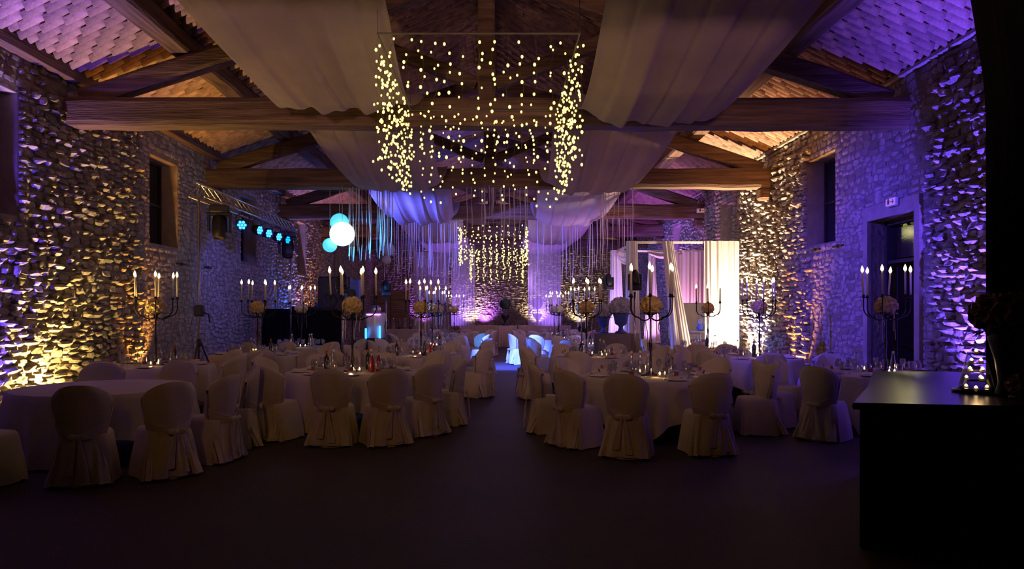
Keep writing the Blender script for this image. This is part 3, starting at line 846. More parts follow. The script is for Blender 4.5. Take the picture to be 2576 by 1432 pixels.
def bouquet_proto(name, m, r, nb, ribbons=True, squash=.85):
    t = thing(name, '', 'flowers')
    mb = MB()
    for k in range(nb):
        z = 1-2*(k+.5)/nb; a = k*2.39996; q = math.sqrt(1-z*z); z = max(z, -.75)
        c = Vector((q*cos(a), q*sin(a), z*squash))*r*random.uniform(.88, 1.06)
        n = c.normalized(); ux = n.orthogonal().normalized(); uy = n.cross(ux); br = r*random.uniform(.26, .36)
        b = len(mb.v); mb.v.append(tuple(c-n*br*.25))
        for ring, (rr, hh) in enumerate(((.45, .15), (.8, .35), (1.0, .05))):
            for i in range(10):
                an = 2*pi*i/10; w_ = rr*br*(1+.18*(i % 2)); p = c+(ux*cos(an)+uy*sin(an))*w_+n*br*(hh+.12*(i % 2)-.1*ring*0)
                mb.v.append(tuple(p))
        for i in range(10): mb.f.append((b, b+1+i, b+1+(i+1) % 10))
        for ring in range(2):
            for i in range(10):
                mb.f.append((b+1+ring*10+i, b+11+ring*10+i, b+11+ring*10+(i+1) % 10, b+1+ring*10+(i+1) % 10))
    mb.sphere((0, 0, 0), r*.82, 14, 9, (1, 1, squash))
    mb.build('blossoms', M[m], t)['kind'] = 'stuff'
    lf = MB()
    for k in range(14):
        a = 2*pi*k/14+random.uniform(-.2, .2); c = Vector((cos(a)*r*.8, sin(a)*r*.8, -r*.62)); d = Vector((cos(a), sin(a), -.5))*r*.45; e = Vector((-sin(a), cos(a), 0))*r*.16
        lf.add([c, c+d*.5+e, c+d, c+d*.5-e], [(0, 1, 2, 3)])
    lf.build('leaves', M['leaf'], t)['kind'] = 'stuff'
    if ribbons:
        for k in range(5):
            a = 2*pi*k/5+.3; L = random.uniform(.25, .45)
            def fn(u, v, a=a, L=L): return (cos(a)*(r*.85+.02*sin(v*6))+(u-.5)*.014, sin(a)*(r*.85)+.02*v, -r*.4-L*v)
            MB().grid(fn, 1, 8).build('trailing_ribbon', M['ribbon'], t)
    return Proto(t)
BALL = bouquet_proto('flower_ball', 'cream', .135, 46)

# ------------------------------------------------------------------ tables
def square_cloth(r, half, ztop=.752, hem=.03, mname='cloth', seed=0):
    random.seed(seed); ph = [random.uniform(0, 6.28) for _ in range(4)]
    n = 120; mb = MB(); mb.v.append((0, 0, ztop)); rings = []
    for q in (.5, .97, 1.0):
        s = len(mb.v); rings.append(s)
        for k in range(n):
            a = 2*pi*k/n; mb.v.append((cos(a)*r*q, sin(a)*r*q, ztop-(.004 if q == 1 else 0)))
    for j in range(1, 9):
        v = j/8; s = len(mb.v); rings.append(s)
        for k in range(n):
            a = 2*pi*k/n; reach = min(half/max(abs(cos(a)), 1e-3), half/max(abs(sin(a)), 1e-3))
            L = min(reach-r, ztop-hem)
            fo = v*(.035*sin(a*13+ph[0])+.028*sin(a*21+ph[1])+.015*sin(a*31+ph[2]))
            rr = r+.012+.05*v+fo; mb.v.append((cos(a)*rr, sin(a)*rr, ztop-.004-L*v))
    for k in range(n): mb.f.append((0, rings[0]+k, rings[0]+(k+1) % n))
    for a, b in zip(rings, rings[1:]):
        for k in range(n): mb.f.append((a+k, b+k, b+(k+1) % n, a+(k+1) % n))
    return mb
CLOTHS = {}
def round_table(key, x, y, r, rz, chairs, desc, ware=True, candel=True, coff=(0, 0), rows=8, red=False, dark=1, lamp=0.0, half=None, near=False):
    rnd = random.Random(hash_(key))
    t = thing('round_table', 'round banquet table hidden under its cloth: '+desc, 'table', (x, y, 0), rz)
    MB().lathe([(r-.01, .722), (r, .726), (r, .744), (r-.01, .748)], 40).build('tabletop', M['wood'], t)
    for k in range(4):
        a = pi/4+k*pi/2; MB().tube([(cos(a)*r*.62, sin(a)*r*.62, .72), (cos(a)*r*.7, sin(a)*r*.7, 0)], .014, 6).build('leg', M['iron'], t)
    o = square_cloth(r+.004, half or r+.46, seed=hash_(key)).build('tablecloth', M['cloth'], None, True, (x, y, 0), (0, 0, rz))
    tag(o, 'white linen cloth draped over the '+desc, 'tablecloth')
    dirs = []
    for n_, (a, rad) in enumerate(chairs):
        cxx, cyy = x+rad*sin(R(a)), y-rad*cos(R(a))
        a0 = (a+180) % 360-180
        face = R(a)+R(rnd.uniform(-7, 7))          # chair faces +Y locally; rotate to face the table
        side = ('camera side' if abs(a0) < 12 else 'near right' if 12 <= a0 < 62 else 'right side' if 62 <= a0 < 118 else 'far right' if 118 <= a0 < 168 else
                'far side' if abs(a0) >= 168 else 'near left' if -62 < a0 <= -12 else 'left side' if -118 < a0 <= -62 else 'far left')
        dirs.append(side); m = dirs.count(side)
        lab = 'white sashed chair %s%s of the %s' % ('' if m == 1 else 'second ' if m == 2 else 'third ', side, desc)
        CHAIR.place((cxx, cyy, 0), face, lab, 'chairs around the '+desc)
    if ware:
        zt = .7525; N = 8
        for k in range(N):
            a = 2*pi*k/N+rnd.uniform(-.06, .06)+.2; c, s = cos(a), sin(a)
            if near or y < 16:
                PLATE.place((x+c*(r-.2), y+s*(r-.2), zt), 0, 'white dinner plate '+wh(a)+desc, 'plates on the '+desc)
                NAPKIN.place((x+c*(r-.2), y+s*(r-.2), zt+.0), a+pi/2, 'folded napkin with card '+wh(a)+desc, 'napkins on the '+desc)
            WINE.place((x+c*(r-.40)-s*.07, y+s*(r-.40)+c*.07, zt), 0, 'clear wine glass '+wh(a)+desc, 'wine glasses on the '+desc)
            WATER.place((x+c*(r-.38)+s*.05, y+s*(r-.38)-c*.05, zt), 0, 'clear water goblet '+wh(a)+desc, 'water goblets on the '+desc)
        for k in range(3):
            a = rnd.uniform(0, 6.28)/3+k*2.09; rr = .27
            CARAFE.place((x+cos(a)*rr, y+sin(a)*rr, zt), 0, 'clear water bottle '+wh(a)+desc, 'water bottles on the '+desc)
        for k in range(dark):
            a = 1.1+k*2.4; DARKB.place((x+cos(a)*.36, y+sin(a)*.36, zt), 0, 'dark wine bottle '+wh(a)+desc, 'wine bottles on the '+desc)
        if red:
            for k in range(2): REDB.place((x+.30+k*.09, y-.12+k*.03, zt), 0, 'red juice bottle '+wh(a)+desc, 'red bottles on the '+desc)
        for k in range(3):
            a = -1.35+k*.42+rnd.uniform(-.1, .1)+(2.4 if k == 2 else 0); TEA.place((x+cos(a)*.24, y+sin(a)*.24, zt), 0, 'glass tealight '+wh(a)+desc, 'tealights on the '+desc)
        if lamp: point('tealight_glow', (x+.03, y-.24, zt+.10), (1, .55, .2), lamp, .02)
    if candel:
        cx_, cy_ = x+coff[0], y+coff[1]; rot = rnd.uniform(-.25, .25); zt = .7525
        CANDEL.place((cx_, cy_, zt), rot, 'tall black iron candelabrum with six arms on the '+desc)
        BALL.place((cx_, cy_, zt+.93), rnd.uniform(0, 6), 'cream flower ball on the candelabrum of the '+desc)
        for a, rr in ARMS:
            aa = R(a)+rot; c = CANDLE.place((cx_+cos(aa)*rr, cy_+sin(aa)*rr, zt+1.062), 0, 'lit candelabrum candle '+wh(aa)+desc, 'candles of the '+desc)
            c.rotation_euler = (R(rnd.uniform(-3.5, 3.5)), R(rnd.uniform(-3.5, 3.5)), 0)
def wh(a):
    k = round((math.degrees(a) % 360)/45) % 8
    return 'on the '+['right side', 'far right', 'far side', 'far left', 'left side', 'near left', 'near side', 'near right'][k]+' of the '
def hash_(s): return sum(ord(c)*(i+3) for i, c in enumerate(s)) % 9973
ring = lambda off, rad=1.32, n=8: [((off+360/n*k), rad) for k in range(n)]
round_table('A', 2.03, 9.5, .92, .35, [(-21, 1.62), (14, 1.42), (-50, 1.42), (-93, 1.35), (-137, 1.32), (170, 1.32), (128, 1.32), (88, 1.4)], 'front table right of the aisle', lamp=0.9, dark=0, near=True)
round_table('B', -2.07, 10.2, .92, .2, [(3, 1.52), (25, 1.66), (53, 1.36), (-33, 1.36), (92, 1.34), (132, 1.32), (172, 1.32), (-148, 1.32), (-110, 1.34)], 'front table left of the aisle', lamp=0.9, red=True, dark=2, near=True)
round_table('C', -4.46, 8.1, .92, .6, [(23, 1.47), (48, 1.6), (-40, 1.36), (-12, 1.5), (75, 1.42), (108, 1.4), (-150, 1.36), (172, 1.36)], 'bare table in the left foreground', ware=False, candel=False)
round_table('D', -5.45, 11.4, .88, .9, [(2, 1.42), (38, 1.40), (72, 1.36), (112, 1.36), (150, 1.34)], 'table by the amber-lit left wall', lamp=0.6)
round_table('L', -4.8, 14.3, .9, .3, [(20, 1.36), (55, 1.36), (90, 1.36), (130, 1.34), (175, 1.34)], 'table before the lighting tripod', lamp=0.6)
round_table('M', -4.75, 17.3, .9, .5, [(40, 1.36), (80, 1.36), (120, 1.34), (-32, 1.36)], 'table before the black booth', lamp=0.5)
round_table('J', -1.62, 14.0, .9, .1, ring(22.5, 1.32), 'second table left of the aisle', coff=(.12, 0), lamp=0.7, red=True, dark=2)
round_table('K', -1.62, 17.7, .9, .7, ring(22.5, 1.32), 'third table left of the aisle', lamp=0.5)
round_table('N', -1.8, 21.7, .9, .2, ring(30), 'fourth table left of the aisle')
round_table('H', 1.92, 13.7, .9, .4, ring(22.5, 1.32), 'second table right of the aisle', coff=(-.22, 0), lamp=0.7, dark=2)
round_table('I', 2.25, 18.3, .9, .2, [(a_, 1.32) for a_ in (22.5, 157.5, -22.5, -67.5, -112.5, -157.5)], 'third table right of the aisle', coff=(-.1, 0), lamp=0.5)
round_table('O', 1.9, 22.2, .9, .5, ring(12), 'fourth table right of the aisle')
round_table('E', 5.25, 9.9, .88, .3, [(-12, 1.4), (-52, 1.45), (-95, 1.4), (-140, 1.36), (178, 1.34)], 'table behind the black counter', coff=(.12, 0), lamp=0.5, dark=0)
round_table('F', 4.75, 13.4, .9, .8, [(-8, 1.42), (-45, 1.45), (30, 1.36), (-135, 1.32), (180, 1.32)], 'table by the amber-lit right wall', coff=(.15, 0), lamp=0.6)
round_table('G', 4.75, 16.5, .88, .2, [(-60, 1.33), (-95, 1.33), (-20, 1.33), (-130, 1.3)], 'table before the gauze pavilion', coff=(.1, 0))
round_table('Q', -1.6, 26.3, .9, .2, ring(30), 'fifth table left of the aisle')
round_table('S', 2.1, 26.6, .9, .2, ring(10), 'fifth table right of the aisle')

# ------------------------------------------------------------------ wall uplight cans
for (x, y, s, colr) in UPLIGHTS:
    where = {'L': 'left wall', 'R': 'right wall', 'E': 'end wall'}[s]
    if s == 'E': where += ' behind the buffet'
    t = thing('uplight', '%s floor uplight at the foot of the %s' % (colr, where), 'lamp', (x, y, 0))
    if s == 'E': t['label'] = 'small floor uplight at the foot of the end wall behind the buffet'; t['group'] = 'uplights at the end wall'
    if s == 'E': MB().box((0, 0, .36), (.3, .3, .72), bevel=.02).build('plinth', M['black'], t)
    z0 = .72 if s == 'E' else 0
    MB().lathe([(.085, z0+.01), (.10, z0+.02), (.10, z0+.14), (.09, z0+.15), (.085, z0+.13), (.001, z0+.12)], 18).build('lamp_body', M['black'], t, smooth=True)
    MB().tube([(-.12, 0, z0+.0), (-.12, 0, z0+.09), (-.10, 0, z0+.09)], .008, 6).tube([(.12, 0, z0+.0), (.12, 0, z0+.09), (.10, 0, z0+.09)], .008, 6).tube([(-.12, 0, z0+.008), (.12, 0, z0+.008)], .008, 6).build('yoke', M['iron'], t)

# ------------------------------------------------------------------ lighting truss with tripods, heads and par cans
TX = -5.45; YA, YB, ZT2 = 12.95, 18.95, 3.70
t = thing('lighting_truss', 'long aluminium lattice truss carried on two tripods along the left wall', 'truss', (TX, (YA+YB)/2, ZT2))
L2 = (YB-YA)/2
for (dx, dz) in ((-.14, 0), (.14, 0), (0, .25)):
    MB().tube([(dx, -L2, dz), (dx, L2, dz)], .024, 8).build('chord', M['alu'], t, smooth=True)
n = 20
for k in range(n):
    a = -L2+2*L2*k/n; b = -L2+2*L2*(k+1)/n; m_ = (a+b)/2
    MB().tube([(-.14, a, 0), (0, m_, .25), (-.14, b, 0)], .010, 5).tube([(.14, a, 0), (0, m_, .25), (.14, b, 0)], .010, 5).tube([(-.14, a, 0), (.14, b, 0)], .008, 5).build('lattice_brace', M['alu'], t)
def tripod(x, y, z, label, feet=.62, hj=1.05, m='alu', rad=.022):
    t = thing('tripod_stand', label, 'stand', (x, y, 0))
    MB().tube([(0, 0, .12), (0, 0, z)], rad, 10).build('pole', M[m], t, smooth=True)
    for k in range(3):
        a = 2*pi*k/3+.4; MB().tube([(.03*cos(a), .03*sin(a), hj), (feet*.9*cos(a), feet*.9*sin(a), .10), (feet*cos(a), feet*sin(a), .012)], .016, 6).build('leg', M['black'], t)
        MB().tube([(0, 0, .30), (feet*.62*cos(a), feet*.62*sin(a), .38)], .009, 5).build('brace', M['black'], t)
    MB().lathe([(.035, hj-.08), (.045, hj-.05), (.045, hj+.03), (.03, hj+.06)], 10).build('collar', M['black'], t)
    return t
tp = tripod(TX, YA+.1, ZT2-.02, 'tall tripod stand holding the near end of the lighting truss', .42)
MB().box((.02, -.03, 1.62), (.16, .14, .2), bevel=.02).build('winch_box', M['black'], tp)
MB().tube([(.1, -.05, 1.6), (.2, -.05, 1.55), (.22, -.05, 1.40)], .012, 6).build('crank_handle', M['black'], tp)
tripod(TX, YB-.1, ZT2-.02, 'tripod stand holding the far end of the lighting truss', .34)
def moving_head(loc, rz, tilt, label, hang=True, sc_=1.0, lensm='lens'):
    t = thing('moving_head_light', label, 'stage light', loc, rz); s = -1 if hang else 1
    MB().box((0, 0, s*.07), (.32, .24, .12), bevel=.02).build('base_box', M['black'], t)
    y = MB()
    for k in (-1, 1): y.box((k*.17, 0, s*.29), (.045, .12, .34), bevel=.015)
    y.box((0, 0, s*.15), (.36, .12, .05), bevel=.01); y.build('yoke', M['black'], t)
    rot = Matrix.Rotation(tilt, 3, 'X')
    hd = MB().lathe([(.06, -.20), (.11, -.17), (.125, -.05), (.125, .08), (.105, .20), (.09, .20), (.088, .17)], 18)
    hd.v = [tuple(rot @ Vector(p)+Vector((0, 0, s*.36))) for p in hd.v]; hd = hd.build('head', M['black'], t, smooth=True)
    le = MB().lathe([(.088, .165), (.06, .18), (.0001, .186)], 16); le.v = [tuple(rot @ Vector(p)+Vector((0, 0, s*.36))) for p in le.v]; le.build('lens', M[lensm], hd, smooth=True)
    t.scale = (sc_,)*3
    return t
moving_head((TX+.05, 13.9, ZT2-.03), .3, R(170), 'big black moving-head light hanging at the near end of the truss', True, 1.15)
moving_head((TX+.05, 18.4, ZT2-.03), .2, R(165), 'black moving-head light hanging at the far end of the truss', True, 1.2)
def par(y, rz, label, lit=True):
    t = thing('par_light', label, 'stage light', (TX+.12, y, ZT2-.04), rz)
    MB().tube([(-.13, 0, -.22), (-.13, 0, -.05), (0, 0, 0), (.13, 0, -.05), (.13, 0, -.22)], .011, 6).build('bracket', M['iron'], t)
    rot = Matrix.Rotation(R(100), 3, 'X')
    c = MB().lathe([(.05, -.10), (.10, -.08), (.115, .0), (.115, .10), (.105, .10), (.10, .07)], 18); c.v = [tuple(rot @ Vector(p)+Vector((0, 0, -.24))) for p in c.v]
    c = c.build('can', M['black'], t, smooth=True)
    fc = MB()
    for i in range(7):
        a = 2*pi*i/6; q = 0 if i == 6 else .066; fc.lathe([(.030, .075), (.024, .088), (.0001, .092)], 8, (q*cos(a), q*sin(a), 0))
    fc.v = [tuple(rot @ Vector(p)+Vector((0, 0, -.24))) for p in fc.v]; fc.build('led_cells', M['led'] if lit else M['blueled'], c)
par(14.95, .15+.0, 'blue-lit par can facing the camera, first after the near moving head')
par(15.85, 1.15, 'blue-lit par can turned half away, second on the truss')
par(16.5, 1.05, 'blue-lit par can turned half away, third on the truss')
par(17.25, 1.1, 'blue-lit par can turned half away, fourth on the truss')
par(17.95, 1.2, 'dim blue par can, last before the far moving head', False)

# ------------------------------------------------------------------ disc jockey corner
t = thing('dj_booth', 'black cloth-fronted disc jockey booth against the left wall behind the truss', 'booth', (-5.35, 19.6, 0))
MB().box((0, 0, 1.66), (2.0, .7, .05), bevel=.01).build('worktop', M['lacquer'], t)
MB().grid(lambda u, v: (-1.0+2*u, -.36+.014*sin(u*70), 1.64*v), 90, 4).build('front_cloth', M['blackcloth'], t, smooth=True)
for k in (-1, 1): MB().grid(lambda u, v, k=k: (k*1.0+.012*sin(u*30), -.35+.68*u, 1.64*v), 30, 4).build('side_cloth', M['blackcloth'], t, smooth=True)
t = thing('stage_platform', 'low black stage platform behind the disc jockey booth', 'platform', (-5.35, 20.9, 0))
MB().box((0, 0, .2), (2.4, 1.7, .4), bevel=.01).build('deck', M['black'], t)
t = thing('mixing_console', 'dark mixing console lying on the booth worktop', 'console', (-5.2, 19.6, 1.685))
MB().box((0, 0, .03), (.8, .4, .06), bevel=.01).build('console_body', M['black'], t)
for k in range(6): MB().lathe([(.014, .06), (.012, .085), (.0001, .086)], 8, (-.3+.12*k, .05, 0)).build('knob', M['iron'], t)
# the person behind the booth
def skin_chain(joints, edges, radii, name, m, parent):
    me = bpy.data.meshes.new(name); me.from_pydata(joints, edges, []); o = bpy.data.objects.new(name, me); col.objects.link(o)
    sk = o.modifiers.new('skin', 'SKIN'); sk.use_smooth_shade = True
    for i, v in enumerate(me.skin_vertices[0].data): v.radius = radii[i]; v.use_root = (i == 0)
    s = o.modifiers.new('sub', 'SUBSURF'); s.levels = 2; s.render_levels = 2
    me.materials.append(M[m]); o.parent = parent; return o
pt = thing('person', 'person in a blue shirt bending over the booth beside the speaker', 'person', (-4.95, 20.62, .4), 0)
J = [(0, 0, .92), (0, -.04, 1.12), (0, -.14, 1.34), (0, -.22, 1.46), (0, -.28, 1.55),
     (-.19, -.15, 1.38), (-.27, -.30, 1.16), (-.22, -.50, 1.24), (.19, -.15, 1.38), (.27, -.30, 1.16), (.22, -.50, 1.24),
     (-.10, 0, .88), (-.12, -.02, .48), (-.12, 0, .06), (-.13, -.14, .04), (.10, 0, .88), (.12, -.02, .48), (.12, 0, .06), (.13, -.14, .04),
     (-.2, -.58, 1.27), (.2, -.58, 1.27)]
E = [(0, 1), (1, 2), (2, 3), (3, 4), (2, 5), (5, 6), (6, 7), (7, 19), (2, 8), (8, 9), (9, 10), (10, 20), (0, 11), (11, 12), (12, 13), (13, 14), (0, 15), (15, 16), (16, 17), (17, 18)]
rad = [(.15, .11), (.14, .10), (.15, .11), (.055, .055), (.05, .05), (.065, .065), (.045, .045), (.032, .032), (.065, .065), (.045, .045), (.032, .032),
       (.09, .09), (.062, .062), (.042, .042), (.035, .035), (.09, .09), (.062, .062), (.042, .042), (.035, .035), (.03, .02), (.03, .02)]
body = skin_chain(J, E, rad, 'body', 'skin', pt)
hd = MB().sphere((0, 0, 0), 1, 16, 12)
hd.v = [(p[0]*.078, p[1]*.098-(.012 if (abs(p[0]) < .3 and -1 < p[1] < -.8 and abs(p[2]) < .25) else 0), p[2]*.118*(1-.12*(p[2] < -.4)*abs(p[0]))) for p in hd.v]
hd.sphere((0, -.102, -.01), .014, 6, 5, (1, 1.2, 1.6)).sphere((-.08, 0, -.005), .02, 6, 5, (.4, .8, 1.3)).sphere((.08, 0, -.005), .02, 6, 5, (.4, .8, 1.3))
rot = Matrix.Rotation(R(25), 3, 'X')
hd.v = [tuple(rot @ Vector(p)+Vector((0, -.33, 1.66))) for p in hd.v]; head = hd.build('head', M['skin'], pt, smooth=True)
ey = MB()
for k in (-1, 1): ey.sphere(tuple(rot @ Vector((k*.03, -.088, .015))+Vector((0, -.33, 1.66))), .010, 6, 5)
ey.build('eyes', M['black'], head)
MB().sphere((0, -.305, 1.70), .10, 14, 8, (.86, 1.02, .92)).build('hair', M['hair'], head, smooth=True)
skin_chain([J[i] for i in (0, 1, 2, 3, 5, 6, 8, 9)], [(0, 1), (1, 2), (2, 3), (2, 4), (4, 5), (2, 6), (6, 7)],
           [(.165, .125), (.155, .115), (.165, .125), (.068, .068), (.08, .08), (.06, .06), (.08, .08), (.06, .06)], 'shirt', 'shirt', pt)
skin_chain([J[i] for i in (0, 11, 12, 13, 15, 16, 17)], [(0, 1), (1, 2), (2, 3), (0, 4), (4, 5), (5, 6)],
           [(.16, .12), (.10, .10), (.075, .075), (.058, .058), (.10, .10), (.075, .075), (.058, .058)], 'trousers', 'trousers', pt)
for k in (-1, 1):
    for f in range(5):
        x = k*.2+(f-2)*.016; L = (.055, .075, .082, .076, .06)[f] if k > 0 else (.06, .076, .082, .075, .055)[f]
        MB().tube([(x, -.59, 1.27), (x, -.59-L*.6, 1.275), (x, -.59-L, 1.262)], [.010, .009, .007], 6).build('finger', M['skin'], body, smooth=True)

def speaker(loc, sz, m, label, stand=None):
    t = thing('loudspeaker', label, 'loudspeaker', loc)
    MB().box((0, 0, sz[2]/2), sz, bevel=.03).build('cabinet', M[m], t)
    MB().box((0, -sz[1]/2-.008, sz[2]/2), (sz[0]-.06, .015, sz[2]-.08), bevel=.006).build('grille', M[m], t)
    MB().lathe([(sz[0]*.30, 0), (sz[0]*.28, .01), (sz[0]*.1, -.02), (.001, -.015)], 20).build('woofer_ring', M['black'], t, loc=(0, -sz[1]/2-.018, sz[2]*.32), rot=(pi/2, 0, 0))
    return t
def stack(px0, px1, pyt, pyb, d, m, label):
    a, b = P(px0, pyt, d), P(px1, pyb, d)
    return speaker(((a[0]+b[0])/2, d, b[2]), (b[0]-a[0], .55, a[2]-b[2]), m, label)
tripod(P(838, 0, 19.9)[0], 20.05, 1.66, 'short tripod under the large black loudspeaker', .3, .8, 'black')
stack(806, 868, 697, 785, 19.8, 'black', 'large black loudspeaker beside the booth, left of the blue-lit one')
tripod(P(889, 0, 19.4)[0], 19.5, 2.08, 'short tripod under the blue-lit loudspeaker', .3, .8, 'black')
stack(871, 908, 705, 756, 19.2, 'blue_ware_wash', 'loudspeaker washed in blue light right of the large black one')  # blue wash is painted into the cabinet colour

# standing spots
def stand_light(px, d, pyt, label):
    x = P(px, 0, d)[0]; z = CH+(HY-pyt)*d/F
    tripod(x, d, z-.02, 'chrome stand carrying the '+label, .24, .42, 'silver', .02)
    moving_head((x, d, z), .4, R(-20), label, False, .78)
stand_light(1597, 15.35, 732, 'black moving-head light left of the pavilion, the nearer one')
stand_light(1531, 20.0, 730, 'black moving-head light left of the pavilion, the farther one')
stand_light(862, 15.3, 738, 'small black moving-head light before the large loudspeaker')
stand_light(971, 20.4, 745, 'small black moving-head light right of the glowing kiosk')

# ------------------------------------------------------------------ glowing kiosk (photo booth)
p = P(944, 0, 19.4)
t = thing('photo_kiosk', 'white upright kiosk with violet light bar and blue light strips left of the aisle', 'kiosk', (p[0], 19.4, 0))
MB().box((0, 0, .45), (.62, .45, .9), bevel=.05).build('kiosk_base', M['black'], t)
MB().lathe([(.30, .9), (.24, 1.2), (.29, 1.5), (.27, 1.58)], 24).build('kiosk_body', M['plate'], t, smooth=True)
MB().sphere((0, 0, 1.66), .16, 16, 8, (1, 1, .8)).build('kiosk_dome', M['alu'], t, smooth=True)
MB().box((0, -.28, 1.53), (.38, .03, .035), bevel=.008).build('light_bar', M['pinkled'], t)
for k, h in ((-.2, .28), (.17, .42)): MB().box((k, -.30, 1.02), (.05, .03, h), bevel=.01).build('light_strip', M['led'], t)

# ------------------------------------------------------------------ bar at back left and buffet at the end wall
def cloth_counter(x0, x1, y, dep, h, m, label, name='buffet_table'):
    t = thing(name, label, 'table', ((x0+x1)/2, y, 0)); w_ = x1-x0
    MB().box((0, 0, h-.02), (w_, dep, .04), bevel=.008).build('tabletop', M[m], t)
    nn = max(20, int(w_*22))
    MB().grid(lambda u, v: (-w_/2+w_*u, -dep/2-.02-.03*(1-v)*(sin(u*nn*2.1)*.6+sin(u*nn*3.7)*.4), .02+(h-.03)*v), nn*3, 4).build('skirt_cloth', M[m], t, smooth=True)
    for k in (-1, 1): MB().grid(lambda u, v, k=k: (k*(w_/2+.01), -dep/2+dep*u, .02+(h-.03)*v), 8, 2).build('side_cloth', M[m], t)
    return t
a, b = P(965, 0, 25)[0], P(1062, 0, 25)[0]
cloth_counter(a, b, 25, .7, 1.0, 'beige', 'bar table with beige cloth at the back left', 'bar_table')
for k in range(6):
    o = (CARAFE if k % 2 else DARKB).place((a+.15+k*.2, 24.95, 1.001), 0, 'water bottle on the beige bar table' if k % 2 else 'wine bottle on the beige bar table', 'bottles on the bar table', 1.2)
cloth_counter(-1.7, 0.0, 31.6, .8, 1.0, 'beige', 'beige-clothed buffet table left of the aisle end')
cloth_counter(0.9, 3.2, 31.6, .8, 1.0, 'beige', 'beige-clothed buffet table right of the aisle end')
cloth_counter(-0.0+.02, 0.88, 32.6, .8, .98, 'beige', 'beige-clothed buffet table closing the aisle end')
for x, d, lab in ((P(1271, 0, 32.5)[0], 32.5, 'dark ball topiary in an urn left of centre on the far buffet'), (P(1352, 0, 31.6)[0], 31.6, 'dark ball topiary in an urn right of centre on the far buffet')):
    t = thing('topiary', lab, 'plant', (x, d, 1.005 if d < 32 else .985))
    MB().lathe([(.16, 0), (.16, .04), (.06, .10), (.05, .2), (.19, .42), (.21, .5), (.17, .5)], 18).build('urn', M['black'], t, smooth=True)
    MB().tube([(0, 0, .45), (0, 0, .75)], .03, 7).build('trunk', M['timber'], t)
    lf = MB().sphere((0, 0, .98), .22, 14, 10)
    for k in range(260):
        z = 1-2*(k+.5)/260; a_ = k*2.39996; q = math.sqrt(1-z*z); n_ = Vector((q*cos(a_), q*sin(a_), z)); c = Vector((0, 0, .98))+n_*.235
        u_ = n_.orthogonal().normalized()*.035; v_ = n_.cross(u_).normalized()*.018+n_*.02
        lf.add([c-u_, c+v_, c+u_, c-v_], [(0, 1, 2, 3)])
    lf.build('leaf_ball', M['leaf'], t)['kind'] = 'stuff'
# sheer panels at the end of the hall
def sheer(x0, x1, y, zt, zb, label, folds=9, m='gauze', name='sheer_curtain', flare=0.0, tie=None, ydir=0.0, cat='curtain'):
    def fn(u, v):
        g = 1.0
        if tie: g = 1-.68*math.exp(-((v-tie)/.13)**2)
        x = x0+(x1-x0)*u; xm = (x0+x1)/2; x = xm+(x-xm)*g*(1+flare*v)
        return (x, y+ydir*u+.05*sin(u*folds*6.28)*(.6+.4*v)*(1 if not tie else g), zt+(zb-zt)*v)
    o = MB().grid(fn, max(24, folds*6), 18).build(name, M[m], smooth=True); return tag(o, label, cat)
sheer(P(1135, 0, 30.8)[0], P(1195, 0, 30.8)[0], 30.8, 4.5, 1.0, 'violet-lit sheer curtain hanging left of the stone end bay')
sheer(P(1328, 0, 30.8)[0], P(1412, 0, 30.8)[0], 30.8, 4.5, 1.0, 'violet-lit sheer curtain hanging right of the stone end bay')
sheer(P(1040, 0, 33.4)[0], P(1130, 0, 33.4)[0], 33.4, 4.4, .02, 'faint sheer curtain far back left near the end wall')
spot('end_violet', (-1.9, 29.6, .4), (-1.9, 31, 3.2), (.34, .15, 1.0), 700, 90)
spot('end_violet', (2.2, 29.6, .4), (2.2, 31, 3.2), (.34, .15, 1.0), 700, 90)
# wooden cupboard in the back left corner
t = thing('cupboard', 'dark wooden double cupboard in the far left corner behind the bar table', 'cupboard', (P(985, 0, 30)[0], 30, 0))
MB().box((0, 0, 1.25), (1.4, .6, 2.5), bevel=.02).build('carcass', M['timber'], t)
for k in (-1, 1):
    dd = MB().box((k*.34, -.32, 1.25), (.64, .04, 2.3), bevel=.01).build('cupboard_door', M['timber'], t)
    MB().sphere((k*.06, -.36, 1.2), .025, 8, 6).build('knob', M['silver'], dd)

# ------------------------------------------------------------------ pavilion with gauze curtains
YF, YR = 18.3, 20.9; XA, XB = P(1597, 0, YF)[0], P(1856, 0, YF)[0]; ZP = 3.41
t = thing('pavilion', 'white post pavilion frame against the right wall', 'pavilion', ((XA+XB)/2, (YF+YR)/2, 0))
hx, hy = (XB-XA)/2, (YR-YF)/2
for sx in (-1, 1):
    for sy in (-1, 1): MB().box((sx*hx, sy*hy, ZP/2), (.06, .06, ZP), bevel=.008).build('post', M['plate'], t)
    MB().box((sx*hx, 0, ZP-.03), (.05, hy*2, .06), bevel=.006).build('side_rail', M['plate'], t)
for sy in (-1, 1): MB().box((0, sy*hy, ZP-.03), (hx*2, .05, .06), bevel=.006).build('cross_rail', M['plate'], t)
t = thing('pavilion_deck', 'low dark platform inside the pavilion', 'platform', ((XA+XB)/2, (YF+YR)/2+.05, 0))
MB().box((0, 0, .28), (hx*2-.12, hy*2-.12, .56), bevel=.01).build('deck', M['grey'], t)
def gath(p0, p1, zt, zb, w0, w1, label, folds=6, m='curtain'):
    def fn(u, v):
        wd = w0+(w1-w0)*v**1.4
        x = p0[0]+(p1[0]-p0[0])*v+(u-.5)*wd; y = p0[1]+(p1[1]-p0[1])*v+.016*sin(u*folds*6.28+v)+.03*sin(u*folds*2.3+1+v*.6)
        return (x, y, zt+(zb-zt)*v)
    o = MB().grid(fn, folds*8, 16).build('pavilion_curtain', M[m], smooth=True); return tag(o, label, 'curtain')
pf = lambda px, d=YF: P(px, 0, d)[0]
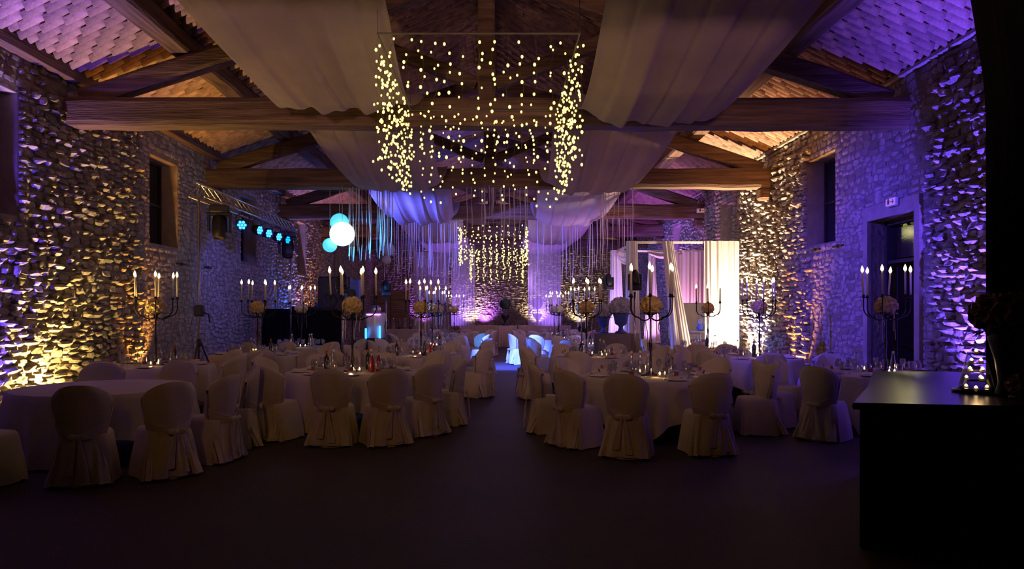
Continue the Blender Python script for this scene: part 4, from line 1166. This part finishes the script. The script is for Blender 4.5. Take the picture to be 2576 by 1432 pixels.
gath((pf(1588), YF-.08), (pf(1590), YF-.1), ZP, .9, .30, .42, 'narrow white curtain on the front left post of the pavilion')
gath((pf(1678), YF-.08), (pf(1712), YF-.12), ZP, .6, .28, .55, 'white curtain flaring to the floor in the middle of the pavilion front')
gath((pf(1812), YF-.08), (pf(1815), YF-.1), ZP, .15, .86, .86, 'broad brightly lit white curtain on the right of the pavilion front', 9)
gath((P(1549, 0, YR)[0], YR), (P(1552, 0, YR)[0], YR-.05), ZP, .7, .30, .5, 'white curtain on the rear left post of the pavilion')
gath((P(1640, 0, YR)[0], YR), (P(1640, 0, YR)[0], YR-.05), ZP-.05, .7, .2, .5, 'white curtain narrowing upward at the rear middle of the pavilion')
gath((P(1735, 0, YR)[0], YR-.05), (P(1735, 0, YR)[0], YR-.08), ZP-.05, .57, 1.15, 1.15, 'pink-lit curtain closing the rear right of the pavilion', 10)
def swag(a, b, sag, label, wd=.5):
    def fn(u, v):
        p = Vector(a).lerp(Vector(b), u); s_ = sin(pi*u)
        return (p.x+.04*sin(v*9), p.y+.04*cos(v*12+u*3), p.z+.02-sag*s_*(.35+.65*v)-wd*v*(.35+.65*(1-s_)*.4))
    o = MB().grid(fn, 24, 8).build('pavilion_swag', M['curtain'], smooth=True); tag(o, label, 'curtain')
swag((XA, YF-.02, ZP), (XA, YR, ZP), .35, 'violet-lit swag slung over the left side rail of the pavilion')
swag((P(1630, 0, YR)[0], YR-.04, ZP), (P(1690, 0, YR)[0]+.25, YR-.04, ZP), .2, 'small swag on the rear rail of the pavilion', .25)
# settee
p = P(1742, 0, 20.0)
t = thing('settee', 'cream high-backed settee inside the pavilion', 'sofa', (p[0], 20.0, .56))
MB().box((0, .3, .80), (1.15, .16, 1.0), bevel=.06).build('backrest', M['cover'], t)
MB().box((0, -.05, .34), (1.05, .6, .16), bevel=.05).build('seat_cushion', M['cover'], t)
for k in (-1, 1):
    MB().box((k*.56, -.02, .45), (.10, .62, .36), bevel=.04).build('armrest', M['cover'], t)
for kx in (-1, 1):
    for ky in (-1, 1): MB().tube([(kx*.5, ky*.25, .28), (kx*.52, ky*.27, 0)], [.03, .018], 8).build('leg', M['timber'], t)
MB().box((0, 0, .25), (1.08, .6, .06), bevel=.01).build('seat_frame', M['timber'], t)
p = P(1762, 0, 19.0)
t = thing('side_table', 'small white table before the settee inside the pavilion', 'table', (p[0], 19.0, .56))
MB().lathe([(.26, .50), (.27, .51), (.27, .53), (.001, .535)], 24).build('table_top', M['plate'], t)
MB().tube([(0, 0, 0), (0, 0, .5)], .025, 8).build('column', M['plate'], t); MB().lathe([(.18, 0), (.17, .02), (.02, .03)], 18).build('foot', M['plate'], t)
t = thing('gift_vase', 'squat blue vase on the small white pavilion table', 'vase', (p[0], 19.0, 1.096))
MB().lathe([(.05, 0), (.10, .05), (.11, .10), (.06, .16), (.07, .2), (.05, .2)], 16).build('vase_body', M['blue_ware_wash'], t, smooth=True)
MB().sphere((0, 0, .24), .09, 10, 7).build('blossoms', M['bluefl'], t)['kind'] = 'stuff'
# urns on a clothed drum table
DX, DY = P(1540, 0, 16.2)[0], 16.2
t = thing('drum_table', 'round pedestal table under a blue-lit grey cloth, carrying the two flower urns', 'table', (DX+.1, DY, 0))
MB().lathe([(.56, .02), (.53, .55), (.505, 1.10), (.50, 1.115), (.001, 1.12)], 60, mod=lambda a, z: 1+(.02*sin(a*14)*(1-z/1.15))).build('draped_cloth', M['grey'], t, smooth=True)
URNF = None
for k, (px, d, s, lab) in enumerate(((1519, 16.35, .82, 'blue urn of pale blue flowers on the drum table, the smaller left one'), (1562, 16.0, 1.0, 'blue urn of pale blue flowers on the drum table, the larger right one'))):
    t = thing('flower_urn', lab, 'vase', (P(px, 0, d)[0], d, 1.121)); t.scale = (s,)*3
    MB().lathe([(.13, 0), (.13, .03), (.07, .06), (.045, .13), (.06, .17), (.13, .21), (.17, .40), (.19, .46), (.17, .46), (.15, .40)], 22).build('urn', M['blue_ware_wash'], t, smooth=True)
    q = bouquet_proto('flowers', 'bluefl', .22, 60, False, .8).root
    for kk in ('label', 'category'): del q[kk]
    q.name = 'flowers'; q.parent = t; q.location = (0, 0, .60)

# ------------------------------------------------------------------ black bar counter at right with lantern, vase and curtain
def poly_prism(pts, z0, z1, over=0.0):
    n = len(pts); cx_, cy_ = sum(p[0] for p in pts)/n, sum(p[1] for p in pts)/n
    q = [(p[0]+(p[0]-cx_)*over, p[1]+(p[1]-cy_)*over) for p in pts]
    mb = MB(); r_ = .012; z = [z0, z0+r_, z1-r_, z1]
    for k, zz in enumerate(z):
        s_ = .992 if k in (0, 3) else 1
        for p in q: mb.v.append((cx_+(p[0]-cx_)*s_, cy_+(p[1]-cy_)*s_, zz))
    for j in range(3):
        for i in range(n): mb.f.append((j*n+i, j*n+(i+1) % n, (j+1)*n+(i+1) % n, (j+1)*n+i))
    mb.f.append(tuple(reversed(range(n)))); mb.f.append(tuple(3*n+i for i in range(n)))
    return mb
top = [(2.34, 4.72), (3.35, 4.55), (4.6, 4.7), (4.6, 7.2), (3.8, 7.25), (3.0, 5.8)]
# the counter's plan is read off its visible edges; top at 1 m
t = thing('bar_counter', 'black lacquered bar counter in the right foreground', 'counter', (3.5, 5.6, 0))
sh = lambda L: [(p[0]-3.5, p[1]-5.6) for p in L]
poly_prism(sh(top), .955, 1.0).build('countertop', M['lacquer'], t)
n = len(top); inner = [(3.5+(p[0]-3.5)*.90, 5.75+(p[1]-5.75)*.90) for p in top]
for i in range(n):
    a, b = inner[i], inner[(i+1) % n]; L = math.hypot(b[0]-a[0], b[1]-a[1]); an = math.atan2(b[1]-a[1], b[0]-a[0])
    MB().box((0, 0, .4775), (L-.01, .03, .95), bevel=.006).build('front_panel', M['lacquer'], t, loc=((a[0]+b[0])/2-3.5, (a[1]+b[1])/2-5.6, 0), rot=(0, 0, an))
# glass cone lantern with tealights
lp = P(2456, 990, 5.35); lx, ly, lz = lp[0], 5.35, 1.0
t = thing('cone_lantern', 'cone-shaped glass lantern full of glowing tealights on the black counter', 'lantern', (lx, ly, lz))
MB().lathe([(.155, 0), (.16, .01), (.16, .02), (.12, .03)], 28).build('tray', M['lacquer'], t)
MB().lathe([(.118, .02), (.060, .30), (.056, .30), (.114, .02)], 28).build('glass_cone', M['glass'], t, smooth=True)
for zz in (.085, .15, .215, .285):
    rr = .118-.058*(zz-.02)/.28-.008; MB().lathe([(rr, zz), (rr, zz+.004), (rr*.86, zz+.004), (rr*.86, zz)], 20).build('wire_tier', M['silver'], t)
k = 0
for zz, n_, rr in ((.022, 3, .075), (.092, 3, .062), (.157, 2, .042), (.222, 2, .03), (.29, 1, 0)):
    for i in range(n_):
        a = 2*pi*i/n_+zz*9+3.9
        tl = thing('tealight', 'small tealight burning inside the cone lantern', 'candle', (lx+cos(a)*rr, ly+sin(a)*rr, lz+zz), 0, 'tealights in the cone lantern')
        MB().lathe([(.017, 0), (.018, .014), (.016, .014), (.0001, .012)], 10).build('wax_cup', M['wax'], tl)
        MB().lathe([(.0001, .012), (.011, .018), (.012, .024), (.0001, .036)], 8).build('flame', M['flame'], tl)
point('lantern_glow', (lx, ly-.01, lz+.19), (1, .6, .22), 1.6, .03)
# dark vase with bouquet on the counter
vp = P(2527, 990, 5.1)
t = thing('tall_vase', 'tall dark vase standing right of the cone lantern', 'vase', (vp[0]+.0, 5.1, 1.0))
MB().lathe([(.055, 0), (.06, .02), (.04, .10), (.06, .25), (.10, .40), (.105, .47), (.095, .47), (.05, .25)], 24).build('vase_body', M['black'], t, smooth=True)
DB = mat('dusky_petals', (.16, .08, .04), .8, vary=.3, scale=14, bump=.3); M['dusky'] = DB
q = bouquet_proto('vase_bouquet', 'dusky', .19, 46, False, .62); q.place((vp[0]+.0, 5.1, 1.59), 0, 'wide brown flower dome on the tall dark vase')
q = bouquet_proto('low_bouquet', 'dusky', .10, 30, False, .8); q.place((P(2560, 960, 5.0)[0]+.03, 4.98, 1.09), 0, 'low bouquet of dried flowers at the right picture edge')
# black stage curtain behind the vase
cx0 = P(2481, 0, 6.1)[0]
def bc(u, v):
    x = cx0+u*1.9; z = 0.02+4.3*v; y = 6.1+.05*sin(u*60)+.02*sin(u*23)
    if u < .02: x -= .02*0
    return (x-.14*max(0, v-.80)/.2*(1-u), y, z)
o = MB().grid(bc, 90, 12).build('black_curtain', M['blackcloth'], smooth=True); tag(o, 'tall black curtain filling the right picture edge behind the vase', 'curtain')
# cardboard tag / scarf hung by the bright wall

for k, (side, y, z) in enumerate((('L', 15.3, 2.62), ('L', 16.7, 2.64), ('R', 14.4, 2.85), ('R', 13.45, 2.84))):
    x = XL+.03 if side == 'L' else XR-.03
    t = thing('iron_wall_anchor', 'short black iron bar fixed flat on the %s wall, %s of its pair' % ('left' if side == 'L' else 'right', 'nearer' if k in (0, 3) else 'farther'), 'anchor', (x, y, z))
    MB().box((0, 0, 0), (.03, .42, .035), bevel=.006).build('bar', M['iron'], t)
    MB().box((0, 0, 0), (.06, .05, .06), bevel=.01).build('bolt', M['iron'], t)
